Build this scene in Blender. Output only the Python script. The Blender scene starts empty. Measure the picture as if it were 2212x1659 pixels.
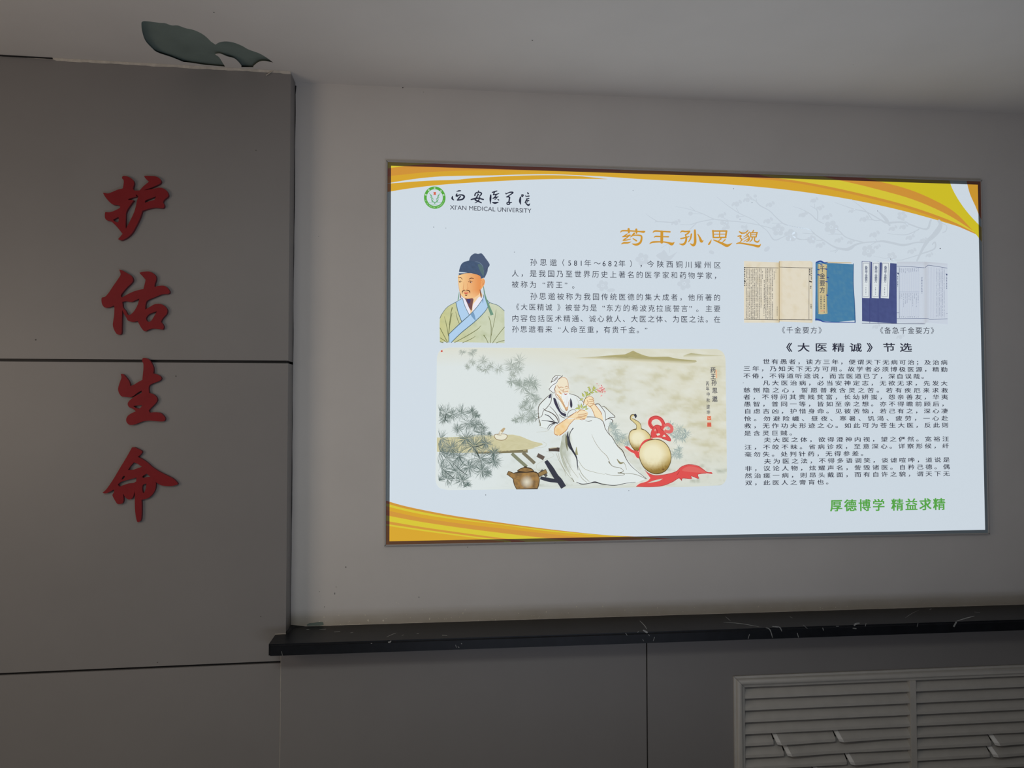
import bpy, bmesh, math, random
from mathutils import Vector, Matrix, noise

scene = bpy.context.scene
C = scene.collection
random.seed(7)

# ------------------------------------------------------------------ camera
W, H, FPX = 2212, 1659, 1620.0
CAMP = Vector((0.0, -3.0, 1.5))
YAW, PITCH, ROLL = 0.1043, 0.0328, -0.001
cy, sy, cp, sp = math.cos(YAW), math.sin(YAW), math.cos(PITCH), math.sin(PITCH)
FWD = Vector((sy * cp, cy * cp, sp))
R0 = Vector((cy, -sy, 0))
U0 = R0.cross(FWD)
RGT = R0 * math.cos(ROLL) + U0 * math.sin(ROLL)
UPV = -R0 * math.sin(ROLL) + U0 * math.cos(ROLL)
cam_d = bpy.data.cameras.new('camera')
cam_d.sensor_width = 36.0
cam_d.lens = FPX / W * 36.0
cam_d.clip_start = 0.05
cam = bpy.data.objects.new('camera', cam_d)
C.objects.link(cam)
M = Matrix((RGT, UPV, -FWD)).transposed().to_4x4()
M.translation = CAMP
cam.matrix_world = M
scene.camera = cam

# ------------------------------------------------------------------ light
scene.view_settings.view_transform = 'Standard'
scene.view_settings.look = 'None'
scene.view_settings.gamma = 1.0
scene.view_settings.use_curve_mapping = False
scene.view_settings.exposure = 0.0
world = bpy.data.worlds.new('world')
scene.world = world
world.use_nodes = True
bg = world.node_tree.nodes['Background']
bg.inputs[0].default_value = (0.85, 0.92, 1.0, 1)
bg.inputs[1].default_value = 0.0


def area_light(name, loc, target, sx, sz, power, col):
    d = bpy.data.lights.new(name, 'AREA')
    d.shape = 'RECTANGLE'
    d.size, d.size_y = sx, sz
    d.energy = power
    d.color = col
    o = bpy.data.objects.new(name, d)
    C.objects.link(o)
    o.location = loc
    o.rotation_euler = (Vector(target) - Vector(loc)).to_track_quat('-Z', 'Y').to_euler()
    return o


# daylight through the window on the left, plus two added fill lights
area_light('window_daylight', (-2.6, -2.2, 1.6), (-0.6, 0.0, 1.3), 1.2, 1.2, 12.5, (1.0, 0.832, 0.67))
area_light('floor_fill', (0.8, -2.8, 0.05), (0.8, -2.5, 3.0), 2.0, 1.5, 26.5, (0.735, 0.815, 1.0))  # added fill facing up from floor level to brighten the ceiling
area_light('overhead_fill', (-0.8, -3.2, 2.7), (-0.8, -3.0, 0.0), 1.2, 0.6, 21.6, (0.955, 1.0, 0.949))  # added overhead fill, unseen, placed to balance the wall tones


# ------------------------------------------------------------------ helpers
def lin(c):
    c = c / 255.0
    return c / 12.92 if c <= 0.04045 else ((c + 0.055) / 1.055) ** 2.4


def S(r, g, b):
    return (lin(r), lin(g), lin(b))


def ray(px, py):
    return FWD + RGT * ((px - W / 2) / FPX) + UPV * ((H / 2 - py) / FPX)


def on_y(px, py, Y=0.0):
    d = ray(px, py)
    return CAMP + d * ((Y - CAMP.y) / d.y)


def on_z(px, py, Z):
    d = ray(px, py)
    return CAMP + d * ((Z - CAMP.z) / d.z)


XC = -0.5471          # corner between the panelled pillar and the wall
PSL = 0.0275          # the pillar's face is turned a little
ZCEIL = 2.7908
ZLED = 0.6584
LEDT = 0.0402
YLED = -0.218
YLOW = -0.099         # face of the cladding below the ledge


def pf(x):
    return -0.0947 - PSL * (XC - x)


def on_pillar(px, py, off=0.0):
    d = ray(px, py)
    # y = -0.0947-off - PSL*(XC-x)
    t = (-0.0947 - off - PSL * (XC - CAMP.x) - CAMP.y) / (d.y - PSL * d.x)
    return CAMP + d * t


def link(name, me, mats, parent=None):
    o = bpy.data.objects.new(name, me)
    C.objects.link(o)
    for m in (mats if isinstance(mats, (list, tuple)) else [mats]):
        me.materials.append(m)
    if parent:
        o.parent = parent
    return o


def from_bm(name, bm, mats, parent=None, smooth=False):
    me = bpy.data.meshes.new(name)
    bm.normal_update()
    bm.to_mesh(me)
    bm.free()
    if smooth:
        for p in me.polygons:
            p.use_smooth = True
    return link(name, me, mats, parent)


def empty(name, loc):
    o = bpy.data.objects.new(name, None)
    C.objects.link(o)
    o.location = loc
    o.empty_display_size = 0.1
    return o


def place(o, root):
    """parent keeping the world position of a mesh built in world coordinates"""
    o.parent = root
    o.matrix_parent_inverse = Matrix.Translation(-root.location)
    return o


def tag(o, label, cat, group=None):
    o['label'] = label
    o['category'] = cat
    if group:
        o['group'] = group
    return o


def struct(o):
    o['kind'] = 'structure'
    return o


def hexa(bm, p):
    """box from 8 points: bottom 4 ccw then top 4 ccw"""
    v = [bm.verts.new(q) for q in p]
    for f in ((3, 2, 1, 0), (4, 5, 6, 7), (0, 1, 5, 4), (1, 2, 6, 5), (2, 3, 7, 6), (3, 0, 4, 7)):
        bm.faces.new([v[i] for i in f])
    return v


def box(bm, x0, x1, y0, y1, z0, z1):
    return hexa(bm, [(x0, y0, z0), (x1, y0, z0), (x1, y1, z0), (x0, y1, z0),
                     (x0, y0, z1), (x1, y0, z1), (x1, y1, z1), (x0, y1, z1)])


def bevel_all(bm, w, seg=2):
    bmesh.ops.bevel(bm, geom=bm.edges[:], offset=w, segments=seg, affect='EDGES', clamp_overlap=True)


def catmull(pts, n=6, closed=False):
    P = [tuple(p) for p in pts]
    k = len(P)
    if k < 3:
        return P
    out = []
    rng = range(k) if closed else range(k - 1)
    for i in rng:
        if closed:
            a, b, c, d = P[(i - 1) % k], P[i], P[(i + 1) % k], P[(i + 2) % k]
        else:
            a, b, c, d = P[max(i - 1, 0)], P[i], P[i + 1], P[min(i + 2, k - 1)]
        for s in range(n):
            t = s / n
            out.append(tuple(0.5 * (2 * b[j] + (c[j] - a[j]) * t + (2 * a[j] - 5 * b[j] + 4 * c[j] - d[j]) * t * t
                                    + (3 * b[j] - a[j] - 3 * c[j] + d[j]) * t ** 3) for j in range(len(b))))
    if not closed:
        out.append(P[-1])
    return out


def corner_smooth(pts, n=4):
    """closed outline smoothed, except at points flagged as corners (x, y, 1)"""
    k = len(pts)
    out = []
    for i in range(k):
        b, c = pts[i], pts[(i + 1) % k]
        a, d = pts[(i - 1) % k], pts[(i + 2) % k]
        if len(b) > 2:
            a = (2 * b[0] - c[0], 2 * b[1] - c[1])
        if len(c) > 2:
            d = (2 * c[0] - b[0], 2 * c[1] - b[1])
        for s in range(n):
            t = s / n
            out.append(tuple(0.5 * (2 * b[j] + (c[j] - a[j]) * t + (2 * a[j] - 5 * b[j] + 4 * c[j] - d[j]) * t * t
                                    + (3 * b[j] - a[j] - 3 * c[j] + d[j]) * t ** 3) for j in range(2)))
    return out


# ------------------------------------------------------------------ materials
def new_mat(name):
    m = bpy.data.materials.new(name)
    m.use_nodes = True
    nt = m.node_tree
    return m, nt, nt.nodes['Principled BSDF'], nt.nodes, nt.links


def paint(name, col, rough=0.6, var=0.06, scale=6.0, spec=0.3, bump=0.0, bscale=300.0, metal=0.0, grime=None):
    m, nt, b, N, L = new_mat(name)
    b.inputs['Roughness'].default_value = rough
    b.inputs['Specular IOR Level'].default_value = spec
    b.inputs['Metallic'].default_value = metal
    geo = N.new('ShaderNodeNewGeometry')
    no = N.new('ShaderNodeTexNoise')
    no.inputs['Scale'].default_value = scale
    no.inputs['Detail'].default_value = 5
    L.new(geo.outputs['Position'], no.inputs['Vector'])
    mr = N.new('ShaderNodeMapRange')
    mr.inputs[1].default_value, mr.inputs[2].default_value = 0.3, 0.7
    mr.inputs[3].default_value, mr.inputs[4].default_value = 1 - var, 1 + var
    L.new(no.outputs['Fac'], mr.inputs[0])
    mul = N.new('ShaderNodeVectorMath')
    mul.operation = 'SCALE'
    mul.inputs[0].default_value = col
    L.new(mr.outputs[0], mul.inputs['Scale'])
    out = mul.outputs[0]
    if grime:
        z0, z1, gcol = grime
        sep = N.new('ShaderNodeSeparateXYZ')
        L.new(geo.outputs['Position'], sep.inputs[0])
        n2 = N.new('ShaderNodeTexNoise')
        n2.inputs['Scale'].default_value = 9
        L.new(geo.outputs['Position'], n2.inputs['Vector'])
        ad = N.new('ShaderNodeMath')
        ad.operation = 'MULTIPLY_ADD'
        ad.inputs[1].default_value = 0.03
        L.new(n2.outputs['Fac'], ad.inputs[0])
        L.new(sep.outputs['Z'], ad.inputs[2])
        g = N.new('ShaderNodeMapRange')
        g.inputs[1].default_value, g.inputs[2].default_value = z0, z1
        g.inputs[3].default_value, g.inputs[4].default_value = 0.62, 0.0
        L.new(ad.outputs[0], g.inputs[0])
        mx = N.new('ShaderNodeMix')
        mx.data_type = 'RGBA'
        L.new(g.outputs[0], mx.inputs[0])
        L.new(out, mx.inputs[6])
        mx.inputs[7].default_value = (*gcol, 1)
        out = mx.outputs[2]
    L.new(out, b.inputs['Base Color'])
    if bump:
        n3 = N.new('ShaderNodeTexNoise')
        n3.inputs['Scale'].default_value = bscale
        L.new(geo.outputs['Position'], n3.inputs['Vector'])
        bp = N.new('ShaderNodeBump')
        bp.inputs['Strength'].default_value = bump
        bp.inputs['Distance'].default_value = 0.002
        L.new(n3.outputs['Fac'], bp.inputs['Height'])
        L.new(bp.outputs[0], b.inputs['Normal'])
    return m


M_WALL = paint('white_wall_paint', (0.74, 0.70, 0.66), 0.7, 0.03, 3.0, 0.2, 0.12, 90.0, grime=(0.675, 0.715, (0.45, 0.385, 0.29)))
M_CEIL = paint('white_ceiling_paint', (0.76, 0.72, 0.68), 0.8, 0.03, 2.5, 0.15, 0.1, 60.0)
M_PLASTER = paint('bare_green_plaster', (0.215, 0.27, 0.245), 0.85, 0.12, 7.0, 0.15, 0.15, 200.0)
M_PANEL = paint('grey_cladding', (0.268, 0.253, 0.247), 0.42, 0.02, 5.0, 0.4, 0.03, 400.0)
M_GROOVE = paint('black_sealant', (0.012, 0.012, 0.014), 0.5, 0.2, 60.0, 0.3)
M_CAULK = paint('white_caulk', (0.60, 0.55, 0.48), 0.7, 0.15, 40.0, 0.2)
M_RED = paint('red_acrylic', (0.245, 0.013, 0.018), 0.5, 0.05, 30.0, 0.2)
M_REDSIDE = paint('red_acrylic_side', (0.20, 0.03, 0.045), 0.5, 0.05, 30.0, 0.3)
M_MARBLE = paint('black_marble', (0.009, 0.010, 0.013), 0.36, 0.25, 25.0, 0.22)
M_VEIN = paint('white_vein', (0.30, 0.30, 0.29), 0.35, 0.2, 80.0, 0.4)
M_GRILLE = paint('painted_aluminium', (0.57, 0.54, 0.495), 0.34, 0.04, 20.0, 0.5)
M_BENT = paint('lightened_aluminium', (0.74, 0.73, 0.71), 0.4, 0.05, 20.0, 0.45)  # paler than the slats: light caught by bent ends put into colour
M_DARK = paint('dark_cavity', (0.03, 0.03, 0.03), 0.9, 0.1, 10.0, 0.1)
M_FRAME = paint('aluminium_frame', (0.50, 0.48, 0.46), 0.45, 0.03, 20.0, 0.4)
M_SCUFF = paint('grey_scuff', (0.14, 0.13, 0.12), 0.8, 0.1, 40.0, 0.1)
M_FLOOR = paint('floor_tile', (0.30, 0.29, 0.27), 0.4, 0.05, 3.0, 0.4)
M_CHIP = paint('chipped_plaster', (0.95, 0.89, 0.78), 0.8, 0.1, 40.0, 0.2)


def ink_mat(name, emit):
    m, nt, b, N, L = new_mat(name)
    a = N.new('ShaderNodeAttribute')
    a.attribute_name = 'ink'
    sc = N.new('ShaderNodeVectorMath')
    sc.operation = 'MULTIPLY'
    sc.inputs[1].default_value = (0.42, 0.42, 0.42)
    L.new(a.outputs['Color'], sc.inputs[0])
    if emit:
        L.new(sc.outputs[0], b.inputs['Base Color'])
    else:
        # seen by reflected light only, the translucent inks look browner and denser than when lit from behind
        sp = N.new('ShaderNodeSeparateColor')
        L.new(a.outputs['Color'], sp.inputs[0])
        cb = N.new('ShaderNodeCombineColor')
        for k, (p_, m_, o_) in enumerate(((1.0, 0.50, 0.0), (1.5, 0.60, 0.02), (1.0, 0.45, 0.07))):
            pw_ = N.new('ShaderNodeMath')
            pw_.operation = 'POWER'
            pw_.inputs[1].default_value = p_
            L.new(sp.outputs[k], pw_.inputs[0])
            ma = N.new('ShaderNodeMath')
            ma.operation = 'MULTIPLY_ADD'
            ma.inputs[1].default_value, ma.inputs[2].default_value = m_, o_
            L.new(pw_.outputs[0], ma.inputs[0])
            L.new(ma.outputs[0], cb.inputs[k])
        L.new(cb.outputs[0], b.inputs['Base Color'])
    b.inputs['Roughness'].default_value = 0.55
    b.inputs['Specular IOR Level'].default_value = 0.15
    if emit:
        L.new(a.outputs['Color'], b.inputs['Emission Color'])
        b.inputs['Emission Strength'].default_value = emit
    return m


M_LIT = ink_mat('backlit_print', 0.89)
M_LITART = ink_mat('backlit_ink', 0.89)
M_LITART.cycles.emission_sampling = 'NONE'
M_UNLIT = ink_mat('print_over_frame', 0.0)

# ------------------------------------------------------------------ room shell
# back wall
bm = bmesh.new()
box(bm, XC - 0.0, 6.0, 0.0, 0.12, 0.0, ZCEIL)
struct(from_bm('wall_back', bm, M_WALL))

bm = bmesh.new()
box(bm, -4.0, 6.0, -6.5, 0.3, -0.1, 0.0)
struct(from_bm('floor', bm, M_FLOOR))

# ceiling: substrate slab + thin paint skin with a torn hole
bm = bmesh.new()
box(bm, -4.0, 6.0, -6.5, 0.3, ZCEIL + 0.013, ZCEIL + 0.1)
ceil = struct(from_bm('ceiling', bm, M_PLASTER))


def z4(pts, ox, oy, s):
    return [(ox + p[0] / s, oy + p[1] / s) + tuple(p[2:]) for p in pts]


HOLE = z4([(168, 163), (250, 160), (330, 172), (400, 180), (470, 184), (520, 203), (570, 215), (640, 215), (740, 250), (850, 275), (950, 320),
           (1020, 370), (1080, 430, 1), (1140, 470, 1), (1190, 440), (1270, 427), (1350, 435), (1420, 455), (1500, 490), (1570, 530), (1650, 560),
           (1730, 590), (1830, 650), (1910, 712, 1), (1800, 690), (1720, 700), (1645, 755), (1650, 775, 1), (1480, 772, 1), (1478, 740),
           (1400, 660), (1300, 630), (1200, 592), (1135, 600, 1), (1190, 640), (1240, 720), (1270, 766, 1), (1000, 742), (820, 715),
           (720, 705, 1), (560, 640), (370, 575), (290, 510), (210, 420), (170, 310), (157, 220)], 280, 20, 6.144)


def filled_curve(name, loops, depth, res=1):
    """2-D filled outline with holes, extruded to +-depth; returns mesh in its own XY plane"""
    cu = bpy.data.curves.new(name, 'CURVE')
    cu.dimensions = '2D'
    cu.fill_mode = 'BOTH'
    cu.extrude = depth
    for lp in loops:
        s = cu.splines.new('POLY')
        s.points.add(len(lp) - 1)
        for p, q in zip(s.points, lp):
            p.co = (q[0], q[1], 0, 1)
        s.use_cyclic_u = True
    o = bpy.data.objects.new(name, cu)
    C.objects.link(o)
    dg = bpy.context.evaluated_depsgraph_get()
    me = bpy.data.meshes.new_from_object(o.evaluated_get(dg))
    bpy.data.objects.remove(o)
    bpy.data.curves.remove(cu)
    return me


hole = [(on_z(x, y, ZCEIL).x, on_z(x, y, ZCEIL).y) for x, y in corner_smooth(HOLE, 4)]
me = filled_curve('paint_skin', [[(-4, -6.5), (6, -6.5), (6, 0.3), (-4, 0.3)], hole], 0.0007)
me.transform(Matrix.Translation((0, 0, ZCEIL + 0.0007)))
sk = link('paint_skin', me, M_CEIL, ceil)
sk['label'] = 'off-white paint layer torn away over green plaster'

# ------------------------------------------------------------------ panelled pillar (left)
XL = -3.2


def zat(py, px=300):
    return on_pillar(px, py).z


ZG1, ZG2, GH = zat(779.7), zat(1443.5), 0.0052
pil_bm = bmesh.new()
hexa(pil_bm, [(XL, pf(XL) + 0.010, 0), (XC - 0.010, pf(XC) + 0.010, 0), (XC - 0.010, 0.0, 0), (XL, 0.0, 0),
              (XL, pf(XL) + 0.010, ZCEIL), (XC - 0.010, pf(XC) + 0.010, ZCEIL), (XC - 0.010, 0.0, ZCEIL), (XL, 0.0, ZCEIL)])
wall_left = struct(from_bm('wall_left', pil_bm, M_GROOVE))


def clad(z0, z1, name='cladding_panel', x1=XC):
    bm = bmesh.new()
    vs = [(XL, pf(XL)), (x1, pf(x1)), (x1, -0.0005), (x1 - 0.009, -0.0005), (x1 - 0.009, pf(x1) + 0.0095), (XL, pf(XL) + 0.0095)]
    lo = [bm.verts.new((x, y, z0)) for x, y in vs]
    hi = [bm.verts.new((x, y, z1)) for x, y in vs]
    n = len(vs)
    for i in range(n):
        bm.faces.new((lo[i], lo[(i + 1) % n], hi[(i + 1) % n], hi[i]))
    bm.faces.new(lo[::-1])
    bm.faces.new(hi)
    return from_bm(name, bm, M_PANEL, wall_left)


clad(ZG1 + GH, ZCEIL - 0.002)
clad(ZG2 + GH * 0.85, ZG1 - GH)
clad(0.0, ZG2 - GH * 0.85)

# sealant in the corner between pillar and wall, caulk along the ceiling and the ledge
bm = bmesh.new()
zs = [ZLED + 0.002 + i * (ZCEIL - 0.016 - ZLED) / 60 for i in range(61)]
prev = None
for z in zs:
    w = 0.0016 + 0.0022 * noise.noise((z * 7, 1.3, 0)) + (0.0035 if z > ZCEIL - 0.03 else 0)
    a, b = bm.verts.new((XC + 0.0004, -0.004, z)), bm.verts.new((XC + max(w, 0.0003), -0.0004, z))
    if prev:
        bm.faces.new((prev[0], prev[1], b, a))
    prev = (a, b)
o = from_bm('corner_sealant', bm, M_GROOVE, wall_left)
o['label'] = 'thin black sealant line'

bm = bmesh.new()
prev = None
for i in range(0, 121):
    x = XC - 1.62 * (1 - i / 120.0)
    n = noise.noise((x * 14, 0.2, 4)) * 0.6 + noise.noise((x * 60, 0.2, 4)) * 0.5
    hgt = 0.0085 + 0.004 * n
    if x < on_pillar(118, 126).x:
        hgt = 0.004 + 0.002 * n
    y = pf(x) - 0.0016
    a, b, c = bm.verts.new((x, y - 0.004, ZCEIL - 0.0004)), bm.verts.new((x, y - 0.001, ZCEIL - hgt * 0.6)), bm.verts.new((x, y + 0.0012, ZCEIL - hgt))
    if prev:
        bm.faces.new((prev[0], prev[1], b, a))
        bm.faces.new((prev[1], prev[2], c, b))
    prev = (a, b, c)
from_bm('ceiling_caulk', bm, M_CAULK, wall_left)['label'] = 'ragged off-white caulk bead along the ceiling'
bm = bmesh.new()
a, b = on_pillar(-60, 117.5), on_pillar(115, 124.2)
hexa(bm, [(a.x, pf(a.x) - 0.0066, ZCEIL - 0.0045), (b.x, pf(b.x) - 0.0066, ZCEIL - 0.0035), (b.x, pf(b.x) - 0.001, ZCEIL - 0.0035), (a.x, pf(a.x) - 0.001, ZCEIL - 0.0045),
          (a.x, pf(a.x) - 0.0066, ZCEIL - 0.0003), (b.x, pf(b.x) - 0.0066, ZCEIL - 0.0003), (b.x, pf(b.x) - 0.001, ZCEIL - 0.0003), (a.x, pf(a.x) - 0.001, ZCEIL - 0.0003)])
from_bm('open_joint', bm, M_GROOVE, wall_left)['label'] = 'black open gap under the ceiling'
# little curled tab of paint hanging off the top edge near the corner
bm = bmesh.new()
q = [on_pillar(x, y, 0.006) for x, y in ((592.5, 149.0), (590.0, 153.5), (580, 160.2), (575.2, 163.3), (574.4, 161.6), (586, 154.5))]
lo = [bm.verts.new(p) for p in q]
hi = [bm.verts.new(p + Vector((0, 0.002, 0))) for p in q]
bm.faces.new(lo)
bm.faces.new(hi[::-1])
for i in range(6):
    bm.faces.new((lo[i], hi[i], hi[(i + 1) % 6], lo[(i + 1) % 6]))
from_bm('paint_tab', bm, M_CAULK, wall_left)['label'] = 'hanging sliver of peeled paint'

# ------------------------------------------------------------------ cladding under the ledge
XS = on_y(606, 1520, YLOW).x
XJ = on_y(1397.6, 1480, YLOW).x
ZLB = ZLED - LEDT
bm = bmesh.new()
box(bm, XC + 0.001, 6.0, YLOW + 0.055, -0.001, 0.0, ZLB - 0.001)
wall_low = struct(from_bm('wall_lower', bm, M_GROOVE))


# left sheet laps over the pillar's corner
bm = bmesh.new()
box(bm, XS, XJ - 0.0024, YLOW, -0.0962, 0.0, ZLB - 0.0005)
from_bm('cladding_panel', bm, M_PANEL, wall_low)
# right sheet, cut out where the grille sits
YG = YLOW - 0.0003
gx0 = on_y(1583.8, 1500, YG).x
gz1 = on_y(1590, 1459.5, YG).z
FW = 0.044                                   # moulding width
mx0 = on_y(1967.5, 1560, YG - 0.012).x
mx1 = on_y(1980.5, 1560, YG - 0.012).x
ix0 = gx0 + FW
ix1 = mx1 + (mx0 - ix0)
gx1 = ix1 + FW
PITCHZ = 0.0462
iz1 = gz1 - FW
ROWS = 8
iz0 = iz1 - PITCHZ * ROWS - 0.004
gz0 = iz0 - FW
bm = bmesh.new()
box(bm, XJ + 0.0024, ix0 - 0.004, YLOW, YLOW + 0.0105, 0.0, ZLB - 0.0005)
box(bm, ix1 + 0.004, 6.0, YLOW, YLOW + 0.0105, 0.0, ZLB - 0.0005)
box(bm, ix0 - 0.004, ix1 + 0.004, YLOW, YLOW + 0.0105, iz1 + 0.004, ZLB - 0.0005)
box(bm, ix0 - 0.004, ix1 + 0.004, YLOW, YLOW + 0.0105, 0.0, iz0 - 0.004)
bmesh.ops.remove_doubles(bm, verts=bm.verts[:], dist=1e-5)
from_bm('cladding_panel', bm, M_PANEL, wall_low)
# pale raw edge of the sheet
bm = bmesh.new()
box(bm, XS - 0.0012, XS, YLOW - 0.0003, -0.0962, 0.0, ZLB - 0.001)
from_bm('sheet_edge', bm, M_CAULK, wall_low)

# ------------------------------------------------------------------ marble ledge
XE = on_y(579.5, 1404, YLED).x
bm = bmesh.new()
g = 0.0006
plan = [(XE, YLED), (6.0, YLED), (6.0, -g), (XC + 0.001, -g), (XC + 0.001, pf(XC) - g), (XE, pf(XE) - g)]
lo = [bm.verts.new((x, y, ZLB)) for x, y in plan]
hi = [bm.verts.new((x, y, ZLED)) for x, y in plan]
n = len(plan)
for i in range(n):
    bm.faces.new((lo[i], lo[(i + 1) % n], hi[(i + 1) % n], hi[i]))
bm.faces.new(lo[::-1])
bm.faces.new(hi)
bm.edges.ensure_lookup_table()
ed = [e for e in bm.edges if all(abs(v.co.y - YLED) < 1e-5 and abs(v.co.z - ZLED) < 1e-5 for v in e.verts)]
ed += [e for e in bm.edges if all(abs(v.co.x - XE) < 1e-5 for v in e.verts) and (abs(e.verts[0].co.z - e.verts[1].co.z) > 0.01 and abs(e.verts[0].co.y - YLED) < 1e-5)]
bmesh.ops.bevel(bm, geom=ed, offset=0.007, segments=3, affect='EDGES')


def vein(bm, pts, wid, front=False):
    """pale vein traced on the top or the front of the slab, a hair above the stone"""
    P = catmull(pts, 4)
    n = len(P)
    prev = None
    for i, p in enumerate(P):
        q = P[min(i + 1, n - 1)]
        r = P[max(i - 1, 0)]
        dx, dy = q[0] - r[0], q[1] - r[1]
        l = math.hypot(dx, dy) or 1
        w = wid * (0.35 + 0.65 * math.sin(math.pi * (i + 0.6) / (n + 0.2))) * 0.5
        nx, ny = -dy / l * w, dx / l * w
        m = (lambda x, y: on_y(x, y, YLED - 0.0003)) if front else (lambda x, y: on_z(x, y, ZLED + 0.0003))
        a, b = bm.verts.new(m(p[0] + nx, p[1] + ny)), bm.verts.new(m(p[0] - nx, p[1] - ny))
        if prev:
            f = bm.faces.new((prev[0], prev[1], b, a))
            f.material_index = 1
        prev = (a, b)


for pts, w in (([(1567, 1332), (1572, 1336), (1578, 1341)], 1.0), ([(1562, 1344), (1600, 1347), (1640, 1354)], 1.0), ([(1382, 1341), (1392, 1351), (1397, 1359)], 1.6),
               ([(2066, 1342), (2078, 1338), (2092, 1334), (2105, 1331)], 1.8), ([(1706, 1332), (1712, 1335)], 1.0), ([(1955, 1335), (1970, 1325), (1985, 1318)], 0.8),
               ([(2008, 1317), (2012, 1315)], 1.6), ([(735, 1364), (722, 1365)], 1.2), ([(662, 1360), (668, 1359.5)], 1.3), ([(835, 1376), (846, 1371), (856, 1367)], 1.0),
               ([(757, 1367), (763, 1366)], 1.0), ([(868, 1373), (872, 1371)], 1.0), ([(955, 1372), (966, 1373)], 1.4), ([(1668, 1353), (1680, 1355)], 1.6),
               ([(2105, 1322), (2117, 1323)], 0.8), ([(690, 1360), (704, 1359)], 0.9), ([(900, 1369), (905, 1368)], 1.2)):
    vein(bm, pts, w)
for pts, w in (([(1654, 1356), (1663, 1360), (1669, 1378)], 2.0), ([(1672, 1353.5), (1684, 1355), (1689, 1364)], 2.2), ([(1722, 1367), (1725, 1377)], 1.8), ([(1619, 1370), (1616, 1380)], 1.4),
               ([(1845, 1352), (1848, 1348), (1857, 1346)], 4.0), ([(1842, 1357), (1850, 1358)], 2.4), ([(1869, 1353), (1871, 1346)], 1.4), ([(2060, 1354), (2066, 1343)], 4.2),
               ([(1389, 1361), (1396, 1365), (1399, 1367)], 4.0), ([(1401, 1370), (1403, 1374)], 1.2), ([(1414, 1376), (1411, 1385)], 1.2), ([(1351, 1367), (1355, 1373)], 1.2),
               ([(1377, 1366), (1380, 1364)], 1.2), ([(838, 1387), (842, 1387), (845, 1384)], 3.0), ([(801, 1390), (804, 1390)], 1.4), ([(989, 1397), (992, 1399)], 1.6),
               ([(984, 1393), (986, 1399)], 1.0), ([(1735, 1350), (1744, 1358)], 1.0), ([(1777, 1356), (1779, 1362)], 1.6), ([(1981, 1354), (1983, 1346)], 1.2),
               ([(608, 1407), (610, 1416)], 0.9), ([(1806, 1353), (1812, 1353)], 1.2), ([(996, 1390), (998, 1391)], 2.0), ([(1388, 1381), (1391, 1385)], 1.0)):
    vein(bm, pts, w, True)
ledge = from_bm('marble_ledge', bm, [M_MARBLE, M_VEIN])
tag(ledge, 'long black marble ledge with white veins under the lit sign', 'ledge')

# ------------------------------------------------------------------ chips and scuffs on the wall above the ledge
chips = bmesh.new()


def chip(px, py, r, wy=1.0):
    c = on_y(px, py, -0.0006)
    k = random.randint(5, 7)
    s = 2.98 / FPX
    v = []
    for i in range(k):
        a = 2 * math.pi * i / k
        rr = r * s * random.uniform(0.6, 1.2)
        v.append(chips.verts.new((c.x + math.cos(a) * rr, c.y, c.z + math.sin(a) * rr * wy)))
    chips.faces.new(v)


for x, y, r, wy in ((795, 1340, 1.7, 1.8), (828, 1340.5, 2.2, 1.2), (834, 1336, 1.2, 1), (928, 1337, 2.0, 1.6), (1000, 1325, 1.1, 3), (1005, 1317, 1, 2), (856, 1302, 1.2, 2.4), (860, 1303, 0.9, 1.5),
                    (732, 1329, 1.3, 1), (789, 1329, 1.2, 2), (700, 1333, 1.6, 1), (912, 1317, 1.1, 1), (960, 1337, 1.1, 1), (975, 1334, 1.0, 1), (1245, 1311, 1.6, 1), (1302, 1310, 1.8, 1.3),
                    (1080, 1308, 1.4, 1), (1420, 1313, 1.2, 1), (1564, 1311, 1.2, 1), (1588, 1309, 1.0, 1), (1666, 1312, 1.0, 1), (1772, 1313, 1.2, 1), (1805, 1312, 1.1, 1.3), (1830, 1311, 1.0, 1.4),
                    (1890, 1300, 1.0, 1.2), (690, 1343, 2.2, 0.8), (1120, 1325, 1.2, 1.2), (1180, 1322, 1.4, 1.0), (1350, 1318, 1.1, 1.2), (1500, 1312, 1.1, 1.0)):
    chip(x, y, r, wy)
for i in range(70):
    x = random.uniform(660, 2150)
    chip(x, 1352.5 - (x - 690) * 0.0308 - random.uniform(2, 22) ** 1.0, random.uniform(0.4, 0.9), random.uniform(0.8, 1.8))
wb = bpy.data.objects['wall_back']
from_bm('plaster_chip', chips, M_CHIP, wb)['label'] = 'pale chips in the paint above the ledge'
chips = bmesh.new()
for x, y, r, wy in ((870, 189, 1.6, 1.2), (958, 188, 1.0, 1.0), (915, 199, 0.8, 1), (723, 1282, 0.8, 3.2), (726, 1268, 0.6, 2.4), (701, 1311, 1.0, 1.5), (690, 1278, 0.8, 1.2), (1010, 1182, 1.2, 1), (1199, 1172, 1.6, 1),
                    (905, 1290, 0.8, 2.5), (747, 1225, 0.9, 2), (1825, 380, 2.2, 0.4), (1795, 379, 1.2, 0.6), (688, 511, 0.8, 1)):
    chip(x, y, r, wy)
from_bm('scuff_mark', chips, M_SCUFF, wb)['label'] = 'small dark specks on the white wall'
bm = bmesh.new()
prev = None
for i in range(0, 161):
    x = XC + 0.004 + i * 0.02
    hgt = 0.0016 + 0.0012 * noise.noise((x * 23, 0.0, 2.0))
    va, vb = bm.verts.new((x, -0.0012, ZLED + 0.0002)), bm.verts.new((x, -0.0003, ZLED + max(0.0006, hgt)))
    if prev:
        bm.faces.new((prev[0], va, vb, prev[1]))
    prev = (va, vb)
from_bm('ledge_caulk', bm, M_CAULK, wb)['label'] = 'thin pale caulk line above the ledge'
bm = bmesh.new()
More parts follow.
